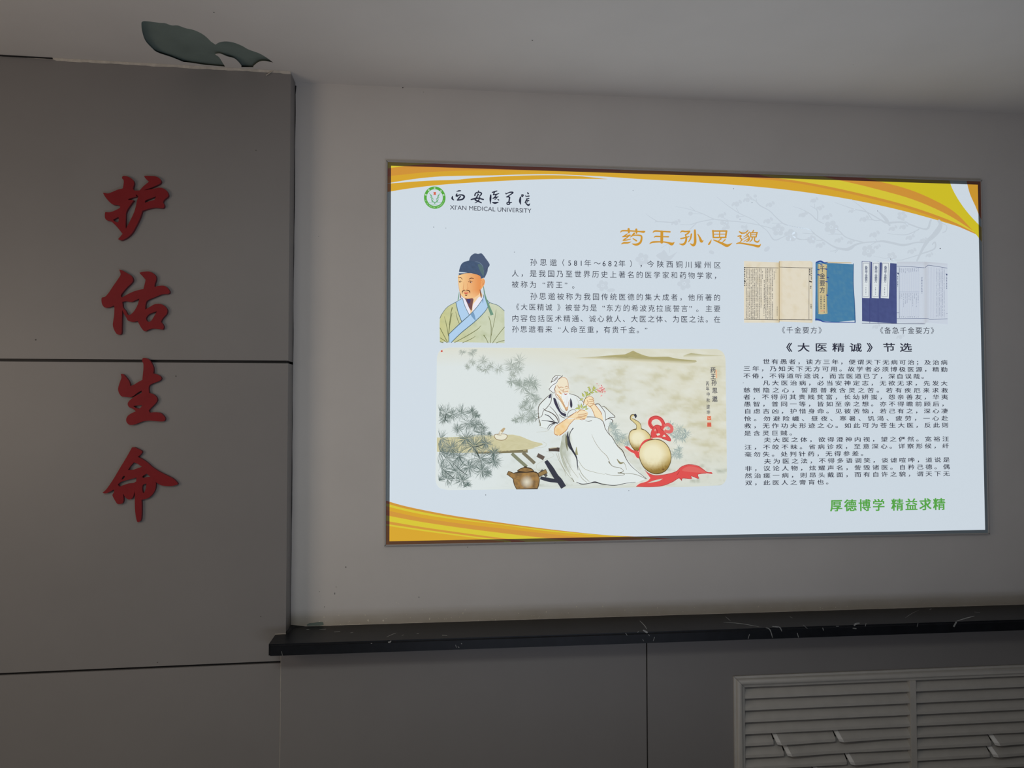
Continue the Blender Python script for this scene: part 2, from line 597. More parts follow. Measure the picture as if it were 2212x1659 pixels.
x0_, x1_ = on_pillar(594, 1373).x, XC + 0.0005
vs = [bm.verts.new(q) for q in ((x0_, pf(x0_) - 0.0008, ZLED + 0.0004), (x1_, pf(x1_) - 0.0008, ZLED + 0.0004), (x1_, pf(x1_) - 0.0004, ZLED + 0.0022), (x0_, pf(x0_) - 0.0004, ZLED + 0.0020))]
bm.faces.new(vs)
from_bm('ledge_caulk', bm, M_CAULK, wall_left)
bm = bmesh.new()
q = [(XC + 0.0008, pf(XC) - 0.004), (XC + 0.009, pf(XC) + 0.028), (XC + 0.012, pf(XC) + 0.060), (XC + 0.024, -0.016), (XC + 0.055, -0.0008), (XC + 0.0008, -0.0008)]
lo = [bm.verts.new((x, y, ZLED + 0.0003)) for x, y in q]
hi = [bm.verts.new((XC + 0.0008 + (x - XC) * 0.12, y * 0.97, ZLED + 0.008 + 0.004 * noise.noise((x * 90, y * 90, 0)))) for x, y in q]
for i in range(5):
    bm.faces.new((lo[i], lo[i + 1], hi[i + 1], hi[i]))
from_bm('corner_filler', bm, M_GROOVE, wall_left)['label'] = 'rough black sealant fillet in the corner above the ledge'
# bare green plaster by the ledge's inner corner
bm = bmesh.new()
vs = [bm.verts.new(on_y(x, y, -0.0008)) for x, y in ((662, 1350), (668, 1346), (678, 1345.3), (690, 1343), (698, 1344), (699, 1350), (690, 1351.5), (664, 1352))]
bm.faces.new(vs)
from_bm('bare_spot', bm, M_PLASTER, wb)['label'] = 'bare green plaster spot by the corner'
# specks on pillar and ceiling
chips = bmesh.new()
for x, y, r in ((77, 734, 1.6), (380, 812.6, 1.4), (340, 1431, 1.2), (563, 1332, 1.2), (607.5, 1476, 1.8), (553, 325, 1.2), (85, 1450, 1.0)):
    c = on_pillar(x, y, 0.0008)
    bmesh.ops.create_circle(chips, cap_ends=True, radius=r * 2.9 / FPX, segments=7, matrix=Matrix.Translation(c) @ Matrix.Rotation(math.pi / 2, 4, 'X'))
from_bm('scuff_mark', chips, M_SCUFF, wall_left)
chips = bmesh.new()
for x, y, r in ((1150, 87, 1.7), (462, 27, 1.6), (1843, 140, 0.9)):
    bmesh.ops.create_circle(chips, cap_ends=True, radius=r * 2.6 / FPX, segments=7, matrix=Matrix.Translation(on_z(x, y, ZCEIL - 0.0006)))
from_bm('scuff_mark', chips, M_SCUFF, ceil)

# ------------------------------------------------------------------ red raised characters
# outlines traced from the photograph; third value marks a sharp corner
CH = {
    'hu': (210, 370, 10.37, [[(560, 125), (590, 106), (660, 110), (740, 145), (800, 195), (825, 250), (820, 310), (800, 390), (840, 432, 1), (950, 428, 1), (1040, 330), (1160, 232, 1), (1090, 170), (1055, 118), (1075, 103),
                               (1200, 105), (1320, 118), (1400, 165), (1430, 220), (1410, 270), (1340, 310), (1200, 370), (1040, 425, 1), (1180, 405), (1300, 380), (1390, 365), (1470, 380), (1550, 430), (1592, 510), (1580, 570), (1530, 610),
                               (1490, 650), (1475, 700), (1500, 740), (1500, 800), (1470, 825, 1), (1380, 820), (1280, 815), (1150, 840), (1010, 885, 1), (960, 1040), (880, 1210), (790, 1370), (690, 1470), (600, 1525), (530, 1545),
                               (465, 1522, 1), (568, 1402, 1), (480, 1290), (400, 1200), (310, 1120), (250, 1105), (200, 1085), (172, 1030), (175, 930), (200, 912), (270, 917), (380, 885), (508, 820, 1), (510, 770, 1), (450, 755), (380, 750), (320, 725),
                               (240, 650), (170, 560), (128, 482, 1), (180, 485), (240, 497), (330, 465), (450, 415), (572, 382, 1), (588, 300), (595, 220), (580, 180), (555, 160)],
                              [(690, 640, 1), (720, 612), (880, 565), (925, 545, 1), (890, 660), (860, 800), (820, 930), (740, 1100), (640, 1290, 1), (635, 1200), (640, 1050), (645, 940), (680, 850), (760, 730), (820, 650, 1), (760, 640)],
                              [(860, 512, 1), (885, 530), (905, 550, 1), (880, 560)],
                              [(1065, 690, 1), (1085, 650), (1200, 605), (1320, 560, 1), (1280, 640, 1), (1180, 665), (1080, 700)],
                              [(350, 1085, 1), (478, 1020, 1), (482, 1080), (470, 1145, 1), (410, 1130)]]),
    'you': (210, 575, 10.37, [[(490, 75, 1), (560, 95), (650, 145), (730, 190), (785, 245), (800, 320), (760, 385), (680, 460), (600, 550), (530, 650), (550, 705, 1), (650, 645), (760, 590), (880, 545), (1035, 510, 1), (1060, 410), (1085, 305, 1),
                                (1020, 230), (945, 150, 1), (1000, 128), (1090, 118), (1180, 122), (1260, 165), (1315, 230), (1320, 310), (1290, 390), (1280, 465, 1), (1380, 440), (1490, 438), (1560, 475), (1615, 545), (1618, 595), (1570, 622), (1450, 630),
                                (1300, 690), (1130, 765), (1085, 850), (1075, 970, 1), (1180, 910), (1290, 850), (1400, 842), (1490, 880), (1555, 945), (1570, 1010), (1545, 1080), (1480, 1150), (1430, 1240), (1470, 1300), (1492, 1360), (1470, 1420, 1),
                                (1340, 1405), (1230, 1398), (1130, 1430), (1095, 1455), (1040, 1445), (980, 1370), (930, 1280), (905, 1228, 1), (820, 1248), (740, 1240), (680, 1210), (650, 1150), (600, 1070), (560, 980, 1), (555, 1150), (550, 1350),
                                (545, 1480), (520, 1528), (450, 1525), (390, 1450), (350, 1330), (360, 1220), (378, 1100), (385, 950), (380, 880, 1), (290, 915), (190, 930), (130, 890), (100, 820), (95, 730), (115, 700), (180, 680), (260, 590),
                                (360, 440), (450, 310), (520, 200), (515, 140)],
                               [(560, 800, 1), (640, 785), (770, 800), (860, 760), (942, 725, 1), (910, 850), (830, 1000), (740, 1085), (680, 1080), (640, 1000), (580, 930), (570, 870)],
                               [(1095, 1160), (1150, 1085), (1240, 1040), (1340, 1010, 1), (1280, 1110), (1210, 1220), (1150, 1245), (1110, 1220)]]),
    'sheng': (230, 765, 10.37, [[(800, 115), (820, 88), (880, 87), (950, 120), (1010, 200), (1050, 290), (1055, 360), (1045, 430, 1), (1120, 450), (1200, 490), (1230, 545), (1190, 595), (1080, 640), (970, 690), (945, 760), (955, 870, 1), (1040, 895), (1110, 950), (1138, 1020),
                                 (1100, 1100), (1020, 1180), (950, 1260), (970, 1312, 1), (1090, 1300), (1210, 1318), (1280, 1380), (1315, 1440), (1295, 1495), (1220, 1510), (1080, 1498), (930, 1490), (800, 1510), (660, 1565), (560, 1588), (490, 1570), (445, 1510),
                                 (445, 1440), (490, 1370), (570, 1320), (658, 1280, 1), (590, 1225), (510, 1190), (475, 1130), (490, 1070), (560, 1000), (660, 930), (790, 868, 1), (785, 815, 1), (700, 860), (610, 930), (540, 965), (440, 960), (345, 948), (290, 890),
                                 (260, 800), (270, 720), (310, 600), (335, 520), (318, 448, 1), (375, 450), (450, 530), (510, 620), (535, 715, 1), (620, 680), (710, 625), (802, 578, 1), (815, 450), (828, 320), (825, 210), (802, 165)],
                                [(600, 1165, 1), (680, 1150), (800, 1140, 1), (770, 1190), (730, 1222, 1), (660, 1205)]]),
    'ming': (210, 955, 9.217, [[(690, 108, 1), (740, 103), (800, 130), (870, 165), (893, 200), (860, 250), (805, 295, 1), (900, 340), (1000, 410), (1100, 500), (1250, 595), (1400, 670), (1520, 735), (1600, 820), (1580, 850), (1480, 875), (1370, 875), (1280, 862), (1190, 815),
                                (1165, 790, 1), (1168, 850), (1150, 950), (1090, 1050), (1000, 1120), (880, 1148, 1), (885, 1300), (880, 1480), (865, 1560), (810, 1595), (780, 1540), (755, 1380), (748, 1200), (748, 1050), (742, 975, 1), (720, 1070), (680, 1130), (620, 1140),
                                (560, 1100), (515, 1020, 1), (520, 1100), (520, 1180), (490, 1225), (410, 1233), (370, 1190), (330, 1120), (302, 1055), (335, 1000, 1), (332, 940, 1), (250, 990), (170, 1022), (102, 1012, 1), (180, 940), (260, 830), (350, 690), (450, 520), (560, 340), (640, 200)],
                               [(610, 555, 1), (660, 480), (725, 405, 1), (800, 430), (890, 490, 1), (800, 520), (700, 555)],
                               [(480, 748, 1), (505, 690), (535, 672), (552, 690), (520, 735)],
                               [(415, 840), (480, 790), (620, 750), (780, 708, 1), (775, 785, 1), (710, 815), (600, 830), (510, 860), (450, 885), (425, 870)],
                               [(892, 690, 1), (920, 665), (985, 628, 1), (1060, 690, 1), (980, 700), (915, 712)],
                               [(905, 1000), (895, 920), (910, 850), (980, 825, 1), (970, 900), (945, 985), (925, 1010)]]),
}
LBL = {'hu': 'dark red raised character at the top of the pillar column, left of the lit sign',
       'you': 'dark red raised character with a pale nick on its left stroke, second from the top',
       'sheng': 'dark red raised character crossing the black groove in the pillar',
       'ming': 'dark red raised character with a roof-like top, lowest on the pillar'}
TH = 0.013
for key, (ox, oy, s, loops) in CH.items():
    L2 = []
    allp = []
    for lp in loops:
        pts = corner_smooth(z4(lp, ox, oy, s), 4)
        w = [on_pillar(x, y, TH) for x, y in pts]
        allp += w
        L2.append([(p.x, p.z) for p in w])
    cx = sum(p.x for p in allp) / len(allp)
    cz = sum(p.z for p in allp) / len(allp)
    me = filled_curve('wall_character', [[(x - cx, z - cz) for x, z in lp] for lp in L2], TH / 2 - 0.0002)
    # curve plane XY -> wall plane XZ following the pillar's slight turn
    for v in me.vertices:
        x, z, d = v.co.x, v.co.y, v.co.z
        v.co = Vector((x, pf(cx + x) - pf(cx) + (-d), z))
    o = link('wall_character', me, [M_RED, M_REDSIDE])
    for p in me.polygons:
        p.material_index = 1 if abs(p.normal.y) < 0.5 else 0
    o.location = (cx, pf(cx) - TH / 2 - 0.0002, cz)
    tag(o, LBL[key], 'wall lettering', 'red raised characters down the pillar')

# ------------------------------------------------------------------ louvred grille
grille = empty('louvre_grille', ((gx0 + gx1) / 2, YG, gz0))
tag(grille, 'grey slatted radiator grille with bent slats set low in the cladding', 'grille')

PROF = [(0.0, 0.0), (0.0, 0.0080), (0.0075, 0.0088)]
PROF += [(0.0205 - 0.0125 * math.cos(math.pi * i / 12), 0.0095 + 0.0120 * math.sin(math.pi * i / 12)) for i in range(13)]
PROF += [(0.0340, 0.0088), (0.0435, 0.0082), (0.0440, 0.0078), (0.0440, -0.006)]
bm = bmesh.new()
rings = []
for cxn, czn, sx, sz in ((gx0, gz1, 1, -1), (gx1, gz1, -1, -1), (gx1, gz0, -1, 1), (gx0, gz0, 1, 1)):
    rings.append([bm.verts.new((cxn + sx * u, YG - h, czn + sz * u)) for u, h in PROF])
for i in range(4):
    a, b = rings[i], rings[(i + 1) % 4]
    for k in range(len(PROF) - 1):
        bm.faces.new((a[k], b[k], b[k + 1], a[k + 1]))
for cxn, czn, sx, sz in ((gx0, gz1, 1, -1), (gx1, gz1, -1, -1)):      # fine dark mitre joints
    prev = None
    for u, h in PROF[1:-2]:
        p = Vector((cxn + sx * u, YG - h - 0.0003, czn + sz * u))
        va, vb = bm.verts.new(p + Vector((sx * 0.0006, 0, 0))), bm.verts.new(p - Vector((sx * 0.0006, 0, 0)))
        if prev:
            bm.faces.new((prev[0], prev[1], vb, va)).material_index = 1
        prev = (va, vb)
fr = from_bm('frame', bm, [M_GRILLE, M_DARK])
for p_ in fr.data.polygons:
    p_.use_smooth = True
fr.data.set_sharp_from_angle(angle=math.radians(40))
place(fr, grille)
bm = bmesh.new()
box(bm, mx0, mx1, YG - 0.012, YG + 0.034, iz0, iz1)
bevel_all(bm, 0.001, 2)
place(from_bm('mullion', bm, M_GRILLE), grille)
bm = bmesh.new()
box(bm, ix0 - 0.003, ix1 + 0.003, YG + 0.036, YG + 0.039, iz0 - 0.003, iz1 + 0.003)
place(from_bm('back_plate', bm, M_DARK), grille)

SL = [(-0.030, 0.006), (0.0080, -0.0330), (0.0080, -0.0440), (0.0055, -0.0440), (0.0055, -0.0355), (-0.0305, 0.002)]


def slat(x0, x1, row, kinks=(), tilt=0.0):
    """one sloped slat with a lip; kinks = x where the metal is torn and the next stretch is bent outwards"""
    zt = iz1 - row * PITCHZ - 0.0005
    bm = bmesh.new()
    cuts = [x0] + list(kinks) + [x1]
    for i in range(len(cuts) - 1):
        a, b = cuts[i], cuts[i + 1]
        left_bent = i > 0
        sta = []
        if left_bent:
            # the torn end is kicked outwards: a small facet turned to the left, then the slat eases back into line
            sta += [(a, 0.0, 0.0, 0), (a + 0.013, 0.0125, 0.002, 1), (a + 0.030, 0.0115, 0.002, 1), (a + 0.12, 0.004, 0.0, 1), (a + 0.20, 0.0, 0.0, 1)]
            sta = [q for q in sta if q[0] < b - 0.03]
        else:
            sta += [(a, 0.0, 0.0, 1)]
        if i < len(cuts) - 2:
            sta += [(b - 0.02, 0.0, 0.0, 1), (b - 0.0005, -0.002, 0.0, 1)]
        else:
            sta += [(b, 0.0, 0.0, 1)]
        prev = None
        for si, (x, out, dz, lip) in enumerate(sta):
            ring = []
            for k, (h, z) in enumerate(SL):
                hh = h + out * (0.6 if k in (0, 5) else 1.0)
                xs_ = x + ((0.010 if k in (1, 4) else (0.015 if k in (2, 3) else 0.0)) if (left_bent and si < 3) else 0.0)
                ring.append(bm.verts.new((xs_, YG - 0.0006 - hh, zt + z + dz)))
            if prev:
                for k in range(len(SL)):
                    f = bm.faces.new((prev[k], prev[(k + 1) % len(SL)], ring[(k + 1) % len(SL)], ring[k]))
                    if left_bent and si <= 1:
                        f.material_index = 1
            else:
                f = bm.faces.new(ring)
                f.material_index = 1 if left_bent else 0
            prev = ring
        bm.faces.new(prev[::-1])
    bmesh.ops.recalc_face_normals(bm, faces=bm.faces[:])
    o = from_bm('slat', bm, [M_GRILLE, M_BENT])
    place(o, grille)
    return o


def gxat(px):
    return on_y(px, 1600, YG - 0.010).x


KL = {4: (1672, 1806), 5: (1694,), 6: (1830,), 7: (1759,)}
KR = {5: (2143,), 6: (2139,)}
for r in range(ROWS):
    o = slat(ix0 + 0.0005, mx0 - 0.0005, r, [gxat(p) for p in KL.get(r, ())])
    if r in KL:
        o['label'] = 'torn slat with a bent end'
    o = slat(mx1 + 0.0005, ix1 - 0.0005, r, [gxat(p) for p in KR.get(r, ())])
    if r in KR:
        o['label'] = 'torn slat with a bent end'

# ------------------------------------------------------------------ illuminated sign
YP = -0.0125          # plane of the printed sheet
sign = empty('light_box', (1.08, 0.0, 0.95))
tag(sign, 'wide illuminated sign with orange swooshes, portrait and landscape painting on the white wall', 'sign')

PT = [(838.3, 351.2), (2119.0, 391.3), (2133.0, 1150.8), (832.6, 1176.6)]          # print corners in the photo
LT = [(845.8, 358.6), (2112.6, 398.6), (2127.4, 1145.2), (840.2, 1168.4)]          # lit area
pw = [on_y(x, y, YP) for x, y in PT]
X0 = (pw[0].x + pw[3].x) / 2
X1 = (pw[1].x + pw[2].x) / 2
Z1 = (pw[0].z + pw[1].z) / 2
Z0 = (pw[2].z + pw[3].z) / 2
lw = [on_y(x, y, YP) for x, y in LT]
LX0 = (lw[0].x + lw[3].x) / 2
LX1 = (lw[1].x + lw[2].x) / 2
LZ1 = (lw[0].z + lw[1].z) / 2
LZ0 = (lw[2].z + lw[3].z) / 2

# frame: four mitred bars
bm = bmesh.new()
e = 0.0052
FP = [(0.0, 0.0), (0.0, 0.0145), (0.0012, 0.0155), (0.0040, 0.0155), (0.0052, 0.0148), (0.0052, 0.0)]
rings = []
for cxn, czn, sx, sz in ((X0 - e, Z1 + e, 1, -1), (X1 + e, Z1 + e, -1, -1), (X1 + e, Z0 - e, -1, 1), (X0 - e, Z0 - e, 1, 1)):
    rings.append([bm.verts.new((cxn + sx * u, -0.0002 - h, czn + sz * u)) for u, h in FP])
for i in range(4):
    a, b = rings[i], rings[(i + 1) % 4]
    for k in range(len(FP) - 1):
        bm.faces.new((a[k], b[k], b[k + 1], a[k + 1]))
for cxn, czn, sx, sz in ((X0 - e, Z1 + e, 1, -1), (X1 + e, Z1 + e, -1, -1), (X1 + e, Z0 - e, -1, 1), (X0 - e, Z0 - e, 1, 1)):
    d = Vector((sx * 0.707, 0, sz * 0.707))
    t = Vector((-sz * 0.707, 0, sx * 0.707)) * 0.0009
    p = Vector((cxn, -0.0160, czn))
    vs = [bm.verts.new(p - t - d * 0.001), bm.verts.new(p + t - d * 0.001), bm.verts.new(p + t + d * 0.0075), bm.verts.new(p - t + d * 0.0075)]
    bm.faces.new(vs).material_index = 1
place(from_bm('frame', bm, [M_FRAME, M_DARK]), sign)


# --- artwork collector (photo coordinates -> points on the sheet)
def to_sheet(x, y):
    p = on_y(x, y, YP)
    return (p.x, p.z)


def clip_half(poly, ax, lim, keep_ge):
    out = []
    n = len(poly)
    for i in range(n):
        p, q = poly[i], poly[(i + 1) % n]
        a = (p[ax] >= lim) if keep_ge else (p[ax] <= lim)
        b = (q[ax] >= lim) if keep_ge else (q[ax] <= lim)
        if a:
            out.append(p)
        if a != b:
            t = (lim - p[ax]) / (q[ax] - p[ax])
            out.append(tuple(p[j] + (q[j] - p[j]) * t for j in range(2)))
    return out


def clip_rect(poly, x0, x1, z0, z1):
    for ax, lim, ge in ((0, x0, True), (0, x1, False), (1, z0, True), (1, z1, False)):
        if len(poly) < 3:
            return []
        poly = clip_half(poly, ax, lim, ge)
    return poly


LAYER = 0.00008


class Art:
    def __init__(self, base=1):
        self.v, self.f, self.c, self.m = [], [], [], []
        self.L = base
        self.k = 0

    def up(self, n=1):
        self.L += n

    def raw(self, pts, cols, mat=0):
        """pts already on the sheet (x, z)"""
        i = len(self.v)
        self.k = (self.k + 1) % 14
        y = YP - LAYER * self.L - 5e-6 * self.k
        self.v += [(p[0], y, p[1]) for p in pts]
        self.f.append(list(range(i, i + len(pts))))
        self.c.append(cols if isinstance(cols, list) else [cols] * len(pts))
        self.m.append(mat)

    def poly(self, pts, col):
        cols = [col(x, y) for x, y in pts] if callable(col) else col
        self.raw([to_sheet(x, y) for x, y in pts], cols)

    def blob(self, pts, col, n=4):
        self.poly(corner_smooth(pts, n), col)

    def ell(self, cx, cyy, rx, ry, col, n=20, rot=0.0):
        c, s = math.cos(rot), math.sin(rot)
        self.poly([(cx + rx * math.cos(t) * c - ry * math.sin(t) * s, cyy + rx * math.cos(t) * s + ry * math.sin(t) * c)
                   for t in [2 * math.pi * i / n for i in range(n)]], col)

    def stroke(self, pts, w, col, n=5, taper=None):
        """brush stroke; w = width or list of widths; taper = (start, end) fractions"""
        k = len(pts)
        ws = w if isinstance(w, (list, tuple)) else [w] * k
        P = catmull([(p[0], p[1], ww) for p, ww in zip(pts, ws)], n) if k > 2 else [(pts[0][0], pts[0][1], ws[0]), (pts[1][0], pts[1][1], ws[1])]
        m = len(P)
        prev = None
        for i, p in enumerate(P):
            q, r = P[min(i + 1, m - 1)], P[max(i - 1, 0)]
            dx, dy = q[0] - r[0], q[1] - r[1]
            l = math.hypot(dx, dy) or 1
            ww = p[2] * 0.5
            if taper:
                t = i / (m - 1)
                ww *= taper[0] + (1 - taper[0]) * min(1, t * 3) if t < 0.33 else (taper[1] + (1 - taper[1]) * min(1, (1 - t) * 3) if t > 0.66 else 1)
            nx, ny = -dy / l * ww, dx / l * ww
            cur = (to_sheet(p[0] + nx, p[1] + ny), to_sheet(p[0] - nx, p[1] - ny), (p[0], p[1]))
            if prev:
                cc = col(p[0], p[1]) if callable(col) else col
                self.raw([prev[0], prev[1], cur[1], cur[0]], cc)
            prev = cur

    def brush(self, pts, w, col, n=5):
        """stroke with rounded ends"""
        ws = w if isinstance(w, (list, tuple)) else [w] * len(pts)
        self.stroke(pts, ws, col, n)
        self.ell(pts[0][0], pts[0][1], ws[0] / 2, ws[0] / 2, col, 10)
        self.ell(pts[-1][0], pts[-1][1], ws[-1] / 2, ws[-1] / 2, col, 10)

    def split(self, pts, col):
        """polygon over the border: lit inside, plain print over the frame lip"""
        P = [to_sheet(x, y) for x, y in pts]
        for r, mi in (((LX0, LX1, LZ0, LZ1), 0), ((X0, LX0, Z0, Z1), 1), ((LX1, X1, Z0, Z1), 1), ((LX0, LX1, LZ1, Z1), 1), ((LX0, LX1, Z0, LZ0), 1)):
            q = clip_rect(P, *r)
            q2 = []
            for p in q:
                if not q2 or (abs(p[0] - q2[-1][0]) + abs(p[1] - q2[-1][1])) > 1e-6:
                    q2.append(p)
            if len(q2) > 2:
                self.raw(q2, col, mi)

    def build(self, name, parent, label=None, mats=None):
        me = bpy.data.meshes.new(name)
        me.from_pydata(self.v, [], self.f)
        me.materials.append((mats or [M_LITART, M_UNLIT])[0])
        me.materials.append((mats or [M_LITART, M_UNLIT])[1])
        at = me.color_attributes.new('ink', 'FLOAT_COLOR', 'CORNER')
        k = 0
        buf = []
        for cs in self.c:
            for c in cs:
                buf += [c[0], c[1], c[2], 1.0]
        at.data.foreach_set('color', buf)
        me.polygons.foreach_set('material_index', self.m)
        # faces look towards the room
        bmx = bmesh.new()
        bmx.from_mesh(me)
        bmx.normal_update()
        fl = [f for f in bmx.faces if f.normal.y > 0]
        bmesh.ops.reverse_faces(bmx, faces=fl)
        big = [f for f in bmx.faces if len(f.verts) > 4]
        bmesh.ops.triangulate(bmx, faces=big)
        bmx.to_mesh(me)
        bmx.free()
        o = bpy.data.objects.new(name, me)
        C.objects.link(o)
        o.parent = parent
        if label:
            o['label'] = label
        return o


PAPER = S(208, 219, 228)
sheet_root_art = Art(0)
sheet_root_art.split([(800, 300), (2160, 300), (2160, 1250), (800, 1250)], PAPER)
sheet = sheet_root_art.build('print_sheet', sign, 'glowing white printed sheet', [M_LIT, M_UNLIT])
sheet.matrix_parent_inverse = Matrix.Translation(-sign.location)

# --- orange and yellow ribbons
AMB, ORG, YEL, YEL2, WHT = S(214, 166, 50), S(207, 146, 58), S(214, 198, 58), S(207, 191, 42), S(208, 219, 228)
AMB2 = S(204, 150, 48)


def cur(pts):
    return catmull(pts, 5)


a = Art(1)
up_edge = cur([(830, 397), (889, 387.5), (940, 382), (992, 380), (1060, 379), (1129, 377), (1200, 376.6), (1300, 381.2), (1377, 386.5), (1473, 392), (1607, 401), (1723, 413), (1838, 431), (1953, 456), (2069, 489), (2110, 506), (2130, 520)])
a.split(up_edge + [(2150, 300), (820, 300)], AMB)
a.up()
# orange under-band at the left end of the top
a.split(cur([(830, 381.5), (871, 377.2), (923, 372), (974, 369.5), (1026, 368), (1095, 368), (1200, 368.5), (1340, 370.5)]) + [(1340, 300), (820, 300)], ORG)
a.split(cur([(1600, 378), (1627, 384.6), (1723, 396), (1838, 419), (1953, 448), (2049, 481), (2108, 506)]) + [(2130, 300), (1600, 300)], ORG)
a.up()
a.split(cur([(820, 366), (846, 362.6), (880, 358.3), (923, 354.5), (960, 352)]) + [(960, 300), (820, 300)], YEL)
a.split(cur([(1640, 377), (1665, 382.7), (1742, 394), (1838, 413.4), (1953, 442), (2049, 475), (2108, 504)]) + [(2150, 300), (1640, 300)], YEL)
a.up()
a.split(cur([(1760, 376), (1792, 384.6), (1876, 404), (1972, 431), (2049, 465), (2108, 503)]) + [(2150, 300), (1760, 300)], ORG)
a.up()
a.split(cur([(1830, 376), (1869, 385), (1953, 406), (2011, 429), (2061, 457.6), (2101, 498), (2130, 535)]) + [(2150, 300), (1830, 300)], YEL2)
a.up()
a.split(cur([(2046, 370), (2051, 390), (2057, 407.6), (2072, 434.5), (2092, 461.5), (2118.6, 490), (2140, 510)]) + [(2150, 300), (2040, 300)], WHT)
a.up()
a.split(cur([(2083, 370), (2088, 392), (2095, 419), (2107, 446), (2118.6, 473), (2140, 505)]) + [(2150, 300), (2080, 300)], AMB2)
# lower ribbon on the left
a.split(cur([(830, 398.3), (838, 396.7), (923, 390.5), (983, 388.7), (1009, 386), (1078, 381.5), (1164, 378.6), (1240, 379.8), (1312, 386.8)])
        + cur([(1312, 387.2), (1280, 386.6), (1200, 386.8), (1129, 388.8), (1060, 392.2), (992, 396.2), (940, 400.5), (889, 406.5), (838, 414.5), (830, 416)]), AMB)
a.build('header_ribbon', sheet, 'orange and yellow curved bands along the top').matrix_parent_inverse.identity()

a = Art(1)
K = 3.352
for zs_, col in (([(20, 64), (47, 72), (200, 115), (500, 175), (800, 220), (1200, 275), (1600, 318), (1850, 332), (2130, 349), (2250, 358)], S(206, 150, 60)),
                 ([(20, 84), (47, 91), (200, 132), (500, 189), (800, 232), (1200, 282), (1600, 321), (1850, 336), (2000, 345)], YEL),
                 ([(20, 104), (47, 112), (300, 170), (600, 215), (900, 250), (1200, 292), (1500, 318), (1800, 338), (1900, 346)], AMB),
                 ([(20, 132), (47, 140), (300, 195), (600, 240), (900, 275), (1250, 315), (1450, 335), (1600, 350)], S(208, 150, 62)),
                 ([(20, 171), (47, 178), (300, 225), (600, 270), (900, 308), (1200, 343), (1400, 366)], YEL),
                 ([(20, 212), (47, 218), (300, 262), (600, 305), (860, 340), (1050, 364)], S(208, 150, 62)),
                 ([(20, 234), (47, 240), (300, 278), (600, 320), (800, 345), (950, 363)], YEL),
                 ([(20, 246), (47, 252), (300, 290), (600, 330), (720, 345), (900, 367)], AMB)):
    pts = cur(z4(zs_, 820, 1060, K))
    a.split(pts + [(pts[-1][0], 1250), (800, 1250)], col)
    a.up()
a.build('footer_ribbon', sheet, 'yellow and orange curved bands at the lower left')

# ------------------------------------------------------------------ lettering
GL = {}


def prep(chars, off, res=5):
    off = min(off, 0.0)
    obs = []
    for ch in chars:
        if (ch, off) in GL or ch == ' ':
            continue
        c = bpy.data.curves.new('g', 'FONT')
        c.body = ch
        c.offset = off
        c.resolution_u = res
        o = bpy.data.objects.new('g', c)
        C.objects.link(o)
        obs.append((ch, o, c))
    dg = bpy.context.evaluated_depsgraph_get()
    for ch, o, c in obs:
        ev = o.evaluated_get(dg)
        m = ev.to_mesh()
        GL[(ch, off)] = ([(v.co.x, v.co.y) for v in m.vertices], [tuple(p.vertices) for p in m.polygons])
        ev.to_mesh_clear()
    for ch, o, c in obs:
        bpy.data.objects.remove(o)
        bpy.data.curves.remove(c)


MPP = 3.0 / FPX


def glyph(a, ch, off, X, Z, sx, sz, col, rot=0.0, cx=0.5):
    """one character centred on the sheet point X, Z; sx, sz = em size in metres"""
    if ch == ' ':
        return
    if off > 0:
        # heavier weight: the same character printed again a hair to every side
        for dx, dz in ((-1, -0.6), (-1, 0.6), (1, -0.6), (1, 0.6), (0, 0)):
            glyph(a, ch, 0.0, X + dx * off * sx, Z + dz * off * sz, sx, sz, col, rot, cx)
        return
    vs, fs = GL[(ch, off)]
    cr, sr = math.cos(rot), math.sin(rot)
    P = []
    for x, y in vs:
        u, w = (x - cx) * sx, (y - 0.38) * sz
        P.append((X + u * cr - w * sr, Z + u * sr + w * cr))
    i = len(a.v)
    a.k = (a.k + 1) % 14
    yy = YP - LAYER * a.L - 5e-6 * a.k
    a.v += [(p[0], yy, p[1]) for p in P]
    for f in fs:
        a.f.append([i + k for k in f])
        a.c.append([col] * len(f))
        a.m.append(0)


def scale_at(px, py):
    p, q = to_sheet(px, py), to_sheet(px + 1, py)
    r = to_sheet(px, py + 1)
    return q[0] - p[0], p[1] - r[1]


HALF = set('“”')


def line(a, txt, x0, y0, x1, y1, wpx, hpx, col, off=0.0, n_between=None):
    """characters evenly spread: first centred at (x0,y0), last at (x1,y1)"""
    prep(txt, off)
    A, B = to_sheet(x0, y0), to_sheet(x1, y1)
    n = n_between or len(txt) - 1
    sxx, szz = scale_at((x0 + x1) / 2, (y0 + y1) / 2)
    for i, ch in enumerate(txt):
        t = i / n if n else 0
        ccx = 0.5
        if ch in HALF:
            ccx = 0.2
        elif ch in '0123456789':
            ccx = 0.28
        glyph(a, ch, off, A[0] + (B[0] - A[0]) * t, A[1] + (B[1] - A[1]) * t, wpx * sxx, hpx * szz, col, 0.0, ccx)


